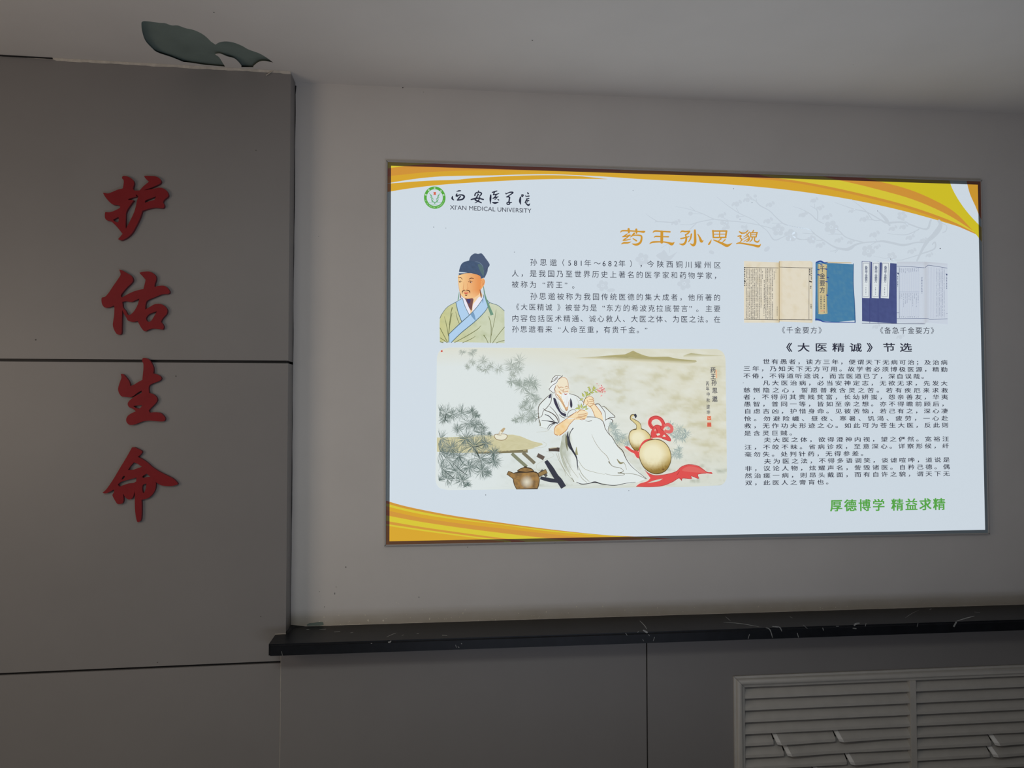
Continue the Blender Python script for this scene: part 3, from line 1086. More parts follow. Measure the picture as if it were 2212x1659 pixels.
def textrun(a, txt, off, x0, y0, x1, y1, hpx, col, res=3):
    """proportional latin line fitted between baseline points"""
    c = bpy.data.curves.new('g', 'FONT')
    c.body = txt
    c.offset = off
    c.resolution_u = res
    o = bpy.data.objects.new('g', c)
    C.objects.link(o)
    ev = o.evaluated_get(bpy.context.evaluated_depsgraph_get())
    m = ev.to_mesh()
    xs = [v.co.x for v in m.vertices]
    A, B = to_sheet(x0, y0), to_sheet(x1, y1)
    _, sz = scale_at(x0, y0)
    k = (B[0] - A[0]) / (max(xs) - min(xs))
    i = len(a.v)
    yy = YP - LAYER * a.L
    for v in m.vertices:
        t = (v.co.x - min(xs)) * k
        a.v.append((A[0] + t, yy, A[1] + (B[1] - A[1]) * t / (B[0] - A[0]) + v.co.y / 0.69 * hpx * sz))
    for p in m.polygons:
        a.f.append([i + q for q in p.vertices])
        a.c.append([col] * len(p.vertices))
        a.m.append(0)
    ev.to_mesh_clear()
    bpy.data.objects.remove(o)
    bpy.data.curves.remove(c)


INK = S(44, 46, 62)
INK2 = S(40, 44, 62)

# institution name: brush characters and latin line
a = Art(2)
K, OX, OY = 8.508, 900, 390


def bz(pts, w, col=INK2):
    a.brush(z4(pts, OX, OY, K), [q / K for q in w] if isinstance(w, list) else w / K, col)


for pts, w in (([(735, 200), (775, 190), (812, 188)], [10, 26, 16]), ([(660, 290), (655, 330), (682, 360)], [18, 34, 14]), ([(742, 240), (732, 265), (728, 290)], [14, 30, 22]),
               ([(735, 285), (790, 265), (850, 270), (875, 300), (840, 345), (750, 360)], [22, 22, 28, 32, 28, 24]), ([(805, 290), (775, 325), (748, 358)], [22, 24, 20]), ([(730, 275), (760, 300)], [16, 12]),
               ([(1136, 188), (1140, 215)], [16, 26]), ([(1112, 215), (1080, 240), (1070, 275)], [20, 24, 26]), ([(1110, 218), (1165, 218), (1192, 240), (1170, 275), (1145, 290)], [16, 22, 26, 20, 12]),
               ([(1130, 250), (1100, 315), (1078, 355), (1130, 380), (1188, 408)], [18, 26, 28, 26, 22]), ([(1162, 305), (1140, 360), (1105, 395), (1072, 412)], [20, 22, 18, 10]),
               ([(1000, 350), (1060, 335), (1130, 325), (1225, 348)], [20, 30, 26, 26]), ([(1120, 235), (1138, 262)], [10, 22]),
               ([(1362, 268), (1356, 340), (1354, 430)], [26, 36, 10]), ([(1392, 218), (1430, 205), (1475, 192)], [22, 22, 20]), ([(1432, 205), (1422, 235), (1408, 262)], [24, 22, 20]),
               ([(1410, 262), (1460, 255), (1515, 238)], [16, 24, 10]), ([(1462, 262), (1440, 300), (1402, 330)], [20, 20, 16]), ([(1402, 328), (1450, 312), (1508, 300)], [20, 22, 10]),
               ([(1480, 300), (1462, 330), (1436, 352)], [18, 18, 12]), ([(1490, 345), (1508, 358)], [14, 22]), ([(1392, 402), (1440, 412), (1498, 400)], [16, 36, 18]),
               ([(1632, 228), (1645, 246)], [10, 22]), ([(1645, 244), (1715, 216), (1772, 220), (1725, 258), (1655, 302)], [16, 22, 24, 20, 18]), ([(1652, 302), (1705, 305), (1702, 350), (1695, 405)], [20, 26, 26, 26]),
               ([(1690, 392), (1660, 412), (1670, 438), (1705, 435), (1712, 408)], [20, 22, 22, 22, 20]), ([(1712, 405), (1748, 402)], [24, 16]),
               ([(1925, 262), (1958, 268), (1940, 300)], [12, 26, 18]), ([(1908, 308), (1900, 380), (1912, 442)], [26, 40, 10]), ([(1935, 258), (1925, 290)], [14, 16]),
               ([(2038, 222), (2050, 240)], [18, 30]), ([(2002, 272), (2008, 290), (2066, 285)], [10, 16, 22]), ([(2012, 340), (2062, 330)], [16, 22]), ([(2000, 375), (2060, 368)], [16, 24]),
               ([(2038, 332), (2015, 370), (1994, 404)], [16, 20, 22]), ([(1996, 402), (2025, 435), (2058, 452), (2080, 425)], [14, 24, 32, 12]), ([(2035, 370), (2030, 400), (2005, 420)], [14, 12, 10])):
    bz(pts, w)
a.up()
textrun(a, 'XI’AN MEDICAL UNIVERSITY', 0.0, 971.8, 452.4, 1147.8, 460.0, 9.3, INK)
a.build('institution_name', sheet, 'dark brush lettering over a latin line')

# round emblem
a = Art(2)
GRN = S(86, 168, 62)
ECX, ECY = 939.2, 427.0


def ep(r, ang, k=1.0):
    return (ECX + r * 0.985 * math.cos(ang), ECY + r * 1.02 * math.sin(ang) + 0.04 * r * math.cos(ang) * 0.5)


N_ = 72
for i in range(N_):
    t0, t1 = 2 * math.pi * i / N_, 2 * math.pi * (i + 1) / N_
    a.poly([ep(17.7, t0), ep(23.6, t0), ep(23.6, t1), ep(17.7, t1)], GRN)
a.up()
RED = S(212, 96, 70)
a.poly(z4([(306, 213), (358, 211), (350, 238), (358, 264), (308, 263), (316, 238)], OX, OY, K), RED)
for sgn in (-1, 1):
    cxx = 333
    f = lambda x: cxx + sgn * x
    for pts, w in (([(f(-2), 430), (f(18), 395), (f(60), 355), (f(50), 300), (f(80), 262), (f(104), 222)], [8, 9, 9, 8, 7, 3]),
                   ([(f(-2), 400), (f(55), 380), (f(28), 340), (f(78), 310), (f(58), 275), (f(104), 235)], [6, 9, 8, 8, 7, 3]),
                   ([(f(30), 375), (f(70), 350)], 6), ([(f(30), 330), (f(72), 300)], 6), ([(f(45), 300), (f(85), 270)], 6), ([(f(20), 395), (f(52), 392)], 5)):
        a.stroke(z4(pts, OX, OY, K), [q / K for q in w] if isinstance(w, list) else w / K, S(96, 170, 110))
a.stroke(z4([(334, 390), (334, 440)], OX, OY, K), 8 / K, S(96, 170, 110))
for pts in ([(222, 402), (290, 410), (400, 406), (455, 408)], [(235, 440), (300, 450), (333, 436), (370, 452), (440, 450)]):
    a.stroke(z4(pts, OX, OY, K), 6 / K, S(120, 180, 140))
prep('西安医学院', 0.01)
for ch, (zx, zy) in zip('西安医学院', ((170, 262), (224, 176), (331, 140), (446, 192), (494, 266))):
    X, Z = to_sheet(OX + zx / K, OY + zy / K)
    sxx, szz = scale_at(ECX, ECY)
    glyph(a, ch, 0.01, X, Z, 4.2 * sxx, 4.2 * szz, S(225, 238, 225), math.atan2(-(zx - 333), 315 - zy) * 0.9)
txt = 'XI’AN MEDICAL UNIVERSITY'
prep(txt, 0.0)
for i, ch in enumerate(txt):
    ang = math.radians(163 - i * (146 / (len(txt) - 1)))
    p = ep(20.6, ang)
    X, Z = to_sheet(*p)
    glyph(a, ch, 0.0, X, Z, 3.4 * sxx, 3.4 * szz, S(200, 228, 195), math.pi / 2 - ang, 0.33)
a.build('emblem', sheet, 'round green emblem with two leaf sprays')

# orange clerical-script title
a = Art(3)
TIT = S(206, 150, 52)
K, OX, OY = 6.703, 1330, 480
for pts, w in (([(72, 148), (100, 124), (250, 128), (350, 136), (405, 140), (428, 128)], [10, 22, 20, 20, 32, 4]), ([(187, 100), (190, 148)], [34, 30]), ([(298, 106), (301, 155)], [32, 26]),
               ([(168, 168), (140, 190), (100, 212)], [14, 20, 14]), ([(100, 212), (150, 205), (205, 190)], [14, 18, 26]), ([(200, 194), (150, 232), (108, 262)], [14, 18, 18]), ([(108, 264), (160, 258), (215, 245)], [16, 18, 10]),
               ([(85, 314), (120, 300), (180, 298), (225, 282)], [14, 26, 22, 6]), ([(268, 162), (240, 192), (215, 216)], [26, 22, 10]), ([(235, 195), (290, 188), (350, 192), (374, 210), (368, 270), (345, 305), (295, 325), (235, 312)], [10, 18, 22, 26, 30, 32, 34, 8]),
               ([(248, 236), (298, 268)], [12, 24]),
               ([(540, 148), (572, 128), (680, 134), (785, 140)], [12, 24, 20, 22]), ([(556, 218), (585, 206), (680, 210), (764, 211)], [10, 22, 18, 20]), ([(668, 140), (666, 290)], [42, 42]),
               ([(492, 312), (540, 288), (680, 285), (760, 298), (812, 316), (850, 290)], [10, 26, 20, 26, 44, 6]),
               ([(938, 150), (960, 130), (1010, 136), (1070, 132)], [10, 22, 22, 24]), ([(1070, 135), (1045, 162), (1010, 182)], [18, 22, 18]), ([(1008, 180), (1022, 230), (1010, 290), (975, 322), (920, 314)], [16, 26, 30, 32, 8]),
               ([(942, 238), (1000, 226), (1062, 208)], [20, 22, 14]), ([(1096, 172), (1082, 240), (1052, 286)], [22, 22, 12]), ([(1146, 118), (1150, 230), (1148, 300), (1122, 334), (1076, 308)], [28, 36, 38, 38, 8]), ([(1188, 172), (1215, 220), (1240, 278), (1270, 266)], [12, 26, 40, 6]),
               ([(1408, 122), (1414, 222)], [24, 24]), ([(1402, 128), (1608, 128)], [22, 22]), ([(1604, 128), (1590, 222)], [26, 24]), ([(1412, 222), (1596, 220)], [20, 20]), ([(1420, 173), (1596, 172)], [14, 14]), ([(1506, 130), (1504, 220)], [18, 18]),
               ([(1386, 252), (1368, 290), (1348, 320)], [6, 24, 24]), ([(1418, 258), (1470, 278), (1540, 308), (1615, 340), (1686, 302)], [16, 24, 34, 40, 6]), ([(1524, 240), (1484, 276)], [20, 10]), ([(1584, 254), (1546, 290)], [20, 10]),
               ([(1790, 138), (1828, 160)], [16, 28]), ([(1830, 158), (1862, 150)], [14, 8]), ([(1770, 204), (1815, 198), (1800, 228), (1828, 252), (1796, 290)], [18, 22, 16, 20, 10]), ([(1748, 312), (1790, 302), (1900, 318), (2000, 336), (2070, 348), (2100, 316)], [14, 22, 24, 30, 36, 6]),
               ([(1916, 120), (1885, 148), (1848, 166)], [16, 18, 10]), ([(1936, 142), (1900, 182), (1852, 214)], [16, 16, 8]), ([(1896, 168), (1930, 218), (1926, 262), (1884, 284)], [14, 20, 22, 8]), ([(1912, 206), (1846, 246)], [16, 8]), ([(1920, 240), (1852, 280)], [16, 8]),
               ([(1996, 120), (1976, 150)], [20, 12]), ([(1952, 152), (1956, 214)], [18, 18]), ([(1950, 154), (2050, 150)], [18, 18]), ([(2046, 150), (2032, 214)], [20, 18]), ([(1960, 183), (2034, 182)], [12, 12]), ([(1955, 214), (2036, 212)], [16, 16]),
               ([(1982, 216), (1970, 256), (1936, 288)], [16, 18, 8]), ([(2014, 216), (2012, 268), (2056, 286), (2086, 250)], [18, 20, 24, 5])):
    bz(pts, w, TIT)
a.build('title', sheet, 'large orange brush-script title')

# left paragraph
a = Art(3)
K, OX, OY = 4.608, 1090, 540


def zl(txt, x0, y0, x1, y1, w=15.6, h=15.9, off=0.0, n=None):
    line(a, txt, OX + x0 / K, OY + y0 / K, OX + x1 / K, OY + y1 / K, w, h, INK, off, n)


L1 = '孙思邈（581年～682年），今陕西铜川耀州区'
X1_ = [288, 385, 485, 562, 650, 708, 765, 828, 922, 992, 1050, 1108, 1168, 1280, 1378, 1453, 1550, 1643, 1738, 1832, 1925, 2020, 2118]
prep(L1, 0.0)
for ch, zx in zip(L1, X1_):
    zy = 122 + (zx - 288) * (28 / 1830.0)
    X, Z = to_sheet(OX + zx / K, OY + zy / K)
    sxx, szz = scale_at(OX + zx / K, OY + zy / K)
    glyph(a, ch, 0.0, X, Z, 15.8 * sxx, 15.9 * szz, INK, 0.0, 0.28 if ch in '0123456789' else 0.5)
zl('人，是我国乃至世界历史上著名的医学家和药物学家，', 105, 232, 2117, 256)
zl('被称为', 105, 342, 283, 345)
zl('“', 390, 345, 390, 345)
zl('药王', 455, 346, 543, 348)
zl('”', 610, 348, 610, 348)
zl('。', 705, 352, 705, 352)
zl('孙思邈被称为我国传统医德的集大成者，他所著的', 290, 460, 2115, 474)
zl('《大医精诚', 112, 566, 440, 570)
zl('》', 558, 571, 558, 571)
zl('被誉为是', 638, 572, 885, 575)
zl('“', 985, 576, 985, 576)
zl('东方的希波克拉底誓言', 1047, 576, 1790, 583)
zl('”', 1850, 583, 1850, 583)
zl('。', 1940, 585, 1940, 585)
zl('主要', 2033, 583, 2115, 584)
zl('内容包括医术精通、诚心救人、大医之体、为医之法。在', 107, 680, 2115, 690)
zl('孙思邈看来', 107, 787, 440, 789)
zl('“', 543, 790, 543, 790)
zl('人命至重，有贵千金。', 607, 791, 1348, 796)
zl('”', 1408, 797, 1408, 797)
a.build('biography_text', sheet, 'seven lines of small dark text beside the portrait')

# captions, heading, motto
a = Art(3)
K, OX, OY = 4.424, 1580, 540
zl('《千金要方》', 480, 765, 864, 767, 15.4, 15.4, 0.0)
a.build('caption', sheet)
a = Art(3)
zl('《备急千金要方》', 1418, 768, 1938, 770, 15.4, 15.4, 0.0)
a.build('caption', sheet)
a = Art(3)
K, OX, OY = 4.706, 1590, 730
zl('《大医精诚》', 508, 95, 1390, 97, 27.5, 20.5, 0.016)
zl('节选', 1555, 96, 1725, 97, 27.5, 20.5, 0.016)
a.build('excerpt_heading', sheet, 'bold dark heading over the long excerpt')
a = Art(3)
K, OX, OY = 7.9, 1780, 1065
GRN2 = S(88, 166, 72)
for tx, x0, y0, x1, y1 in (('厚德博学', 208, 212, 932, 203), ('精益求精', 1252, 198, 1965, 188)):
    line(a, tx, OX + x0 / K, OY + y0 / K, OX + x1 / K, OY + y1 / K, 27.2, 27.2, GRN2, 0.024)
a.build('motto', sheet, 'bold green motto at the lower right')

# excerpt
a = Art(3)
K, OX, OY = 4.706, 1590, 730
ROWSX = ((0, 240, 307, 2115, '世有愚者，读方三年，便谓天下无病可治；及治病'), (0, 312, 110, 2115, '三年，乃知天下无方可用。故学者必须博极医源，精勤'), (0, 385, 110, 1918, '不倦，不得道听途说，而言医道已了，深自误哉。'),
         (0, 457, 307, 2115, '凡大医治病，必当安神定志，无欲无求，先发大'), (0, 530, 110, 2120, '慈恻隐之心，誓愿普救含灵之苦。若有疾厄来求救'), (0, 600, 110, 2120, '者，不得问其贵贱贫富，长幼妍蚩，怨亲善友，华夷'),
         (0, 672, 115, 2121, '愚智，普同一等，皆如至亲之想。亦不得瞻前顾后，'), (0, 745, 118, 2120, '自虑吉凶，护惜身命。见彼苦恼，若己有之，深心凄'),
         (160, 68, 118, 2122, '怆。勿避险巇、昼夜、寒暑、饥渴、疲劳，一心赴'), (160, 140, 118, 2125, '救，无作功夫形迹之心。如此可为苍生大医，反此则'), (160, 215, 118, 577, '是含灵巨贼。'),
         (160, 283, 318, 2130, '夫大医之体，欲得澄神内视，望之俨然。宽裕汪'), (160, 357, 122, 2130, '汪，不皎不昧。省病诊疾，至意深心。详察形候，纤'), (160, 430, 122, 1302, '毫勿失。处判针药，无得参差。'),
         (160, 500, 320, 2138, '夫为医之法，不得多语调笑，谈谑喧哗，道说是'), (160, 575, 125, 2138, '非，议论人物，炫耀声名，訾毁诸医。自矜己德。偶'), (160, 647, 125, 2138, '然治瘥一病，则昂头戴面，而有自许之貌，谓天下无'),
         (160, 720, 128, 948, '双，此医人之膏肓也。'))
for dy, zy, x0, x1, txt in ROWSX:
    yy = OY + dy + zy / K
    pxa, pxb = OX + x0 / K, OX + x1 / K
    slope = -(yy - 862) * 6.2e-5
    line(a, txt, pxa, yy, pxb, yy + slope * (pxb - pxa), 15.4, 11.6, INK, 0.010)
a.build('excerpt_text', sheet, 'eighteen lines of small dark clerical text')

# ------------------------------------------------------------------ pale plum-branch pattern behind the text
a = Art(2)
WM, WM2 = S(196, 206, 215), S(200, 210, 219)
K4 = lambda pts: z4(pts, 1360, 410, 5.53)
K5 = lambda pts: z4(pts, 1700, 410, 5.395)
for pts, w in (([(190, 285), (260, 335), (335, 380)], [3, 8, 10]), ([(300, 388), (340, 380), (540, 393)], [5, 12, 10]), ([(600, 410), (715, 418), (800, 392), (900, 370), (1010, 352)], [5, 8, 11, 11, 11]), ([(800, 395), (755, 440), (715, 478)], [8, 11, 8]),
               ([(550, 200), (720, 235), (880, 290), (1010, 350), (1170, 370), (1350, 388), (1560, 425), (1760, 480)], [4, 7, 9, 12, 12, 10, 10, 9]), ([(720, 198), (780, 250)], 8), ([(750, 285), (880, 290)], 6),
               ([(1040, 85), (1180, 195), (1310, 280), (1480, 360), (1560, 425), (1650, 500), (1730, 600), (1860, 555), (1950, 560), (2030, 595), (2120, 590)], [4, 8, 10, 8, 10, 10, 14, 8, 8, 9, 8]), ([(1270, 215), (1310, 280)], 7), ([(1300, 318), (1370, 318)], 6),
               ([(1420, 80), (1500, 130), (1560, 190), (1670, 250), (1740, 320), (1840, 405), (1960, 440), (2130, 470), (2212, 525)], [5, 9, 14, 12, 12, 14, 12, 12, 14]), ([(1510, 100), (1520, 140)], 8), ([(1700, 400), (1830, 402)], 7), ([(1110, 330), (1180, 372), (1130, 410)], [6, 8, 6]),
               ([(1400, 410), (1395, 450)], 7), ([(1440, 110), (1490, 130)], 6)):
    a.stroke(K4(pts), [q / 5.53 for q in w] if isinstance(w, list) else w / 5.53, WM)
for pts, w in (([(0, 415), (130, 440), (265, 465), (320, 515), (430, 590), (560, 670), (680, 695), (740, 680), (800, 640), (900, 615), (1050, 605), (1120, 600), (1250, 625), (1360, 645), (1500, 615), (1600, 605), (1680, 560), (1760, 470), (1790, 400), (1760, 355)], [10, 10, 14, 14, 14, 20, 32, 40, 24, 16, 16, 26, 26, 28, 16, 30, 50, 60, 46, 30]),
               ([(1640, 590), (1590, 670), (1545, 760), (1510, 835)], [50, 34, 26, 18]), ([(1690, 640), (1725, 610), (1715, 690), (1550, 750)], [16, 18, 18, 16]), ([(1545, 755), (1400, 800), (1280, 820), (1010, 775)], [12, 10, 8, 4]),
               ([(70, 195), (180, 230), (280, 290), (350, 355), (430, 395)], [4, 8, 12, 13, 10]), ([(265, 185), (350, 240), (355, 350)], [5, 11, 13]), ([(318, 160), (325, 215)], 7), ([(560, 440), (620, 490), (700, 560), (900, 615)], [12, 13, 13, 13]),
               ([(480, 525), (560, 515), (650, 520)], [4, 10, 9]), ([(550, 145), (780, 225), (930, 260), (1090, 350), (1170, 385), (1350, 380), (1560, 450), (1640, 450), (1665, 380), (1680, 345)], [5, 10, 14, 16, 24, 18, 18, 26, 24, 20]),
               ([(745, 110), (850, 190), (930, 260), (1000, 350), (1090, 355)], [4, 8, 12, 12, 10]), ([(1060, 250), (1150, 340), (1200, 420)], [8, 40, 20]), ([(1165, 508), (1380, 525), (1540, 460)], [5, 11, 12]), ([(900, 350), (1000, 350)], 9), ([(430, 590), (340, 590)], 9), ([(100, 550), (160, 578), (260, 580)], 9),
               ([(180, 505), (310, 515)], 8), ([(500, 715), (560, 710), (580, 690)], 9), ([(560, 735), (600, 690)], 8), ([(1030, 570), (1050, 600)], 8), ([(1280, 320), (1420, 390)], 8), ([(1800, 390), (1860, 420), (1850, 480), (1810, 500)], [10, 8, 12, 10]), ([(1490, 490), (1460, 540)], 8), ([(980, 640), (1040, 610)], 8)):
    a.stroke(K5(pts), [q / 5.395 for q in w] if isinstance(w, list) else w / 5.395, WM)


def bloom(x, y, r, n=5, rot=0.0, skip=(), col=WM2):
    for i in range(n):
        if i in skip:
            continue
        t = rot + 2 * math.pi * i / n
        a.ell(x + math.cos(t) * r * 0.62, y + math.sin(t) * r * 0.58, r * 0.40, r * 0.38, col, 12)
    a.ell(x, y, r * 0.16, r * 0.16, col, 8)


def bud(x, y, r, col=WM2):
    a.ell(x, y, r * 0.55, r * 0.6, col, 12)
    a.ell(x - r * 0.8, y + r * 0.05, r * 0.28, r * 0.55, col, 10, 0.5)
    a.ell(x + r * 0.75, y - r * 0.5, r * 0.32, r * 0.5, col, 10, -0.6)


for x, y, r in ((1775, 480, 78), (1925, 545, 82), (2175, 595, 55)):
    p = K4([(x, y)])[0]
    bloom(p[0], p[1], r / 5.53, rot=-1.57)
for x, y, r in ((1130, 430, 70), (1365, 470, 55)):
    p = K4([(x, y)])[0]
    bloom(p[0], p[1], r / 5.53, rot=0.4, skip=(2,))
for x, y, r in ((555, 395, 50), (1280, 170, 55), (1410, 120, 48), (1680, 180, 48), (1655, 375, 52), (1105, 310, 46), (2080, 300, 45)):
    p = K4([(x, y)])[0]
    bud(p[0], p[1], r / 5.53)
for x, y, rx, ry, rot in ((955, 405, 40, 22, -0.4), (728, 285, 28, 24, 0), (1290, 320, 22, 24, 0), (1640, 708, 42, 26, -0.7), (978, 745, 32, 20, 0.3), (1410, 65, 24, 20, 0), (1500, 75, 22, 20, 0), (2190, 130, 26, 24, 0)):
    p = K4([(x, y)])[0]
    a.ell(p[0], p[1], rx / 5.53, ry / 5.53, WM2, 14, rot)
for x, y, r in ((515, 435, 85), (50, 535, 70), (945, 715, 80), (1220, 780, 60), (1340, 305, 60)):
    p = K5([(x, y)])[0]
    bloom(p[0], p[1], r / 5.395, rot=-1.2)
for x, y, r in ((318, 125, 42), (385, 215, 45), (185, 295, 46), (470, 320, 52), (755, 250, 36), (900, 345, 50), (1020, 525, 55), (605, 590, 46), (285, 580, 44), (390, 650, 50), (1235, 455, 46), (1360, 435, 48), (1435, 560, 48), (1455, 720, 48), (1660, 765, 40), (745, 612, 40), (1590, 590, 40), (1050, 670, 38)):
    p = K5([(x, y)])[0]
    bud(p[0], p[1], r / 5.395)
# flowers and a bird near the paragraph
for x, y, r in ((1387.5, 560, 15), (1478, 613, 15), (1302, 617, 13)):
    bloom(x, y, r, rot=0.6)
a.blob([(1417, 552), (1428, 545, 1), (1434, 540), (1440, 546), (1446, 553), (1464, 543, 1), (1450, 560), (1440, 566), (1428, 562)], WM2)
a.stroke([(1428, 536), (1444, 528), (1446, 546)], 1.0, WM)
a.ell(1320, 627, 9, 4.5, WM2, 12, -0.1)
a.ell(1537, 545, 6, 4, WM2, 12, 0.4)
a.ell(1412, 686, 9, 4, WM2, 12, -0.3)
for x, y in ((1945, 728), (1893, 706)):
    bud(x, y, 8)
a.build('blossom_pattern', sheet, 'faint grey plum branches printed behind the text')


# ------------------------------------------------------------------ portrait of a bearded man in a cap
def mixc(c0, c1, t):
    t = max(0.0, min(1.0, t))
    return tuple(c0[i] + (c1[i] - c0[i]) * t for i in range(3))


def fbm(x, y, o=4, seed=0.0):
    v, amp = 0.0, 0.5
    for i in range(o):
        v += amp * noise.noise((x, y, seed + i * 7.3))
        x, y, amp = x * 2.03, y * 2.03, amp * 0.55
    return v


def fillgrid(a, pts, fn, step):
    """outline filled with small cells so the colour can vary inside it (convex or mildly concave shapes)"""
    xs = [p[0] for p in pts]
    ys = [p[1] for p in pts]
    nx = max(1, int((max(xs) - min(xs)) / step))
    ny = max(1, int((max(ys) - min(ys)) / step))
    dx, dy = (max(xs) - min(xs)) / nx, (max(ys) - min(ys)) / ny
    # rows: find crossings with the outline, then cut each span
    n = len(pts)
    for j in range(ny):
        y0, y1 = min(ys) + j * dy, min(ys) + (j + 1) * dy
        for spa in spans(pts, (y0 + y1) / 2):
            t0, t1 = near_span(spans(pts, y0 + 1e-4), spa), near_span(spans(pts, y1 - 1e-4), spa)
            k = max(1, int((spa[1] - spa[0]) / step))
            for i in range(k):
                q = [(t0[0] + (t0[1] - t0[0]) * i / k, y0), (t0[0] + (t0[1] - t0[0]) * (i + 1) / k, y0),
                     (t1[0] + (t1[1] - t1[0]) * (i + 1) / k, y1), (t1[0] + (t1[1] - t1[0]) * i / k, y1)]
                a.poly(q, fn)


def spans(pts, y):
    xs = []
    n = len(pts)
    for i in range(n):
        p, q = pts[i], pts[(i + 1) % n]
        if (p[1] <= y) != (q[1] <= y):
            xs.append(p[0] + (q[0] - p[0]) * (y - p[1]) / (q[1] - p[1]))
    xs.sort()
    return [(xs[i], xs[i + 1]) for i in range(0, len(xs) - 1, 2)]


def near_span(sp, ref):
    if not sp:
        m = (ref[0] + ref[1]) / 2
        return (m, m)
    return min(sp, key=lambda s: abs(s[0] - ref[0]) + abs(s[1] - ref[1]))


a = Art(3)
K, OX, OY = 7.539, 930, 530
P7 = lambda pts: z4(pts, OX, OY, K)


def st(pts, w, col, **kw):
    a.stroke(P7(pts), [q / K for q in w] if isinstance(w, list) else w / K, col, **kw)


def bl(pts, col, n=4):
    a.blob(P7(pts), col, n)


def robe(x, y):
    t = (x - 950) / 140.0
    c = mixc(S(200, 200, 142), S(204, 211, 184), t * 1.5)
    return mixc(c, S(172, 182, 140), 0.9 * max(0, fbm(x * 0.06, y * 0.06, 3, 3.0) + 0.05))


fillgrid(a, corner_smooth(P7([(152, 1190), (200, 1095), (280, 1000), (410, 925), (500, 872), (700, 900), (850, 830), (930, 890), (965, 930), (1100, 980), (1203, 1065, 1), (1206, 1592, 1), (152, 1583, 1)]), 4), robe, 3.0)
a.up()
SK1, SK2 = S(240, 190, 128), S(230, 150, 88)
skin = lambda x, y: mixc(mixc(S(244, 205, 148), SK2, (x - 992) / 42.0), S(250, 222, 168), max(0, (y - 628) / 20.0) * 0.5)
# neck
bl([(545, 850), (700, 840), (810, 760), (850, 850), (800, 950), (700, 1050), (640, 1130, 1), (590, 1050)], S(240, 205, 160))
a.up()
bl([(553, 866, 1), (690, 862), (685, 960), (668, 1060), (645, 1040), (600, 970)], S(120, 82, 82))
bl([(590, 880), (650, 878), (640, 940), (610, 940)], S(72, 66, 110))
# white inner collar
bl([(515, 845, 1), (560, 870), (620, 1000), (650, 1095), (630, 1135, 1), (560, 1000)], S(232, 232, 244))
bl([(850, 838, 1), (790, 840), (740, 900), (690, 970), (680, 1075), (640, 1130, 1), (760, 1010), (860, 870)], S(236, 234, 244))
a.up()
BLU = S(176, 207, 236)
bl([(412, 925, 1), (500, 868), (520, 860, 1), (560, 990), (632, 1130, 1), (510, 1250, 1), (450, 1090)], BLU)
bl([(855, 800, 1), (905, 870), (960, 930, 1), (900, 1060), (730, 1235), (500, 1425), (340, 1584, 1), (300, 1584, 1), (305, 1440, 1), (500, 1255), (640, 1130), (760, 1000), (840, 880)], BLU)
a.up()
LN = S(74, 100, 112)
for pts, w in (([(412, 925), (450, 1090), (510, 1250)], 10), ([(520, 860), (560, 990), (632, 1135)], 8), ([(305, 1440), (500, 1255), (640, 1130), (760, 1000), (860, 850), (855, 795)], [10, 12, 10, 9, 8, 5]),
               ([(960, 930), (900, 1060), (730, 1235), (500, 1425), (335, 1586)], [8, 9, 11, 11, 10]), ([(298, 1584), (298, 1440)], 10), ([(152, 1190), (200, 1095), (280, 1000), (410, 925), (520, 862)], [8, 7, 7, 7, 5]),
               ([(920, 885), (965, 932), (1100, 980), (1203, 1068)], 8)):
    st(pts, w, LN)
bl([(655, 1130), (700, 1090), (735, 1225)], S(120, 158, 192))
bl([(840, 880), (858, 870), (856, 945)], S(120, 150, 190))
for pts, w in (([(355, 1010), (330, 1110), (305, 1300)], [16, 9, 5]), ([(225, 1155), (260, 1300), (290, 1470)], [4, 9, 8]), ([(350, 1100), (320, 1250), (290, 1480)], [8, 12, 10]), ([(410, 1080), (435, 1190), (468, 1275)], [5, 9, 9]), ([(152, 1340), (220, 1470), (280, 1583)], 10),
               ([(822, 1305), (760, 1370), (600, 1470), (388, 1585)], [5, 10, 10, 10]), ([(732, 1480), (650, 1530), (520, 1588)], [5, 9, 8]), ([(948, 1155), (985, 1300), (985, 1470), (972, 1590)], [8, 10, 9, 9]), ([(1070, 1045), (1045, 1200), (990, 1470)], [5, 7, 6]),
               ([(1205, 1330), (1100, 1460), (1010, 1592)], 9), ([(866, 1460), (905, 1520), (938, 1592)], [14, 9, 9]), ([(1205, 1550), (1130, 1565), (1070, 1590)], 9), ([(152, 1505), (210, 1540), (270, 1586)], 10), ([(152, 1570), (210, 1586)], 12)):
    st(pts, w, S(112, 116, 74))
a.up()
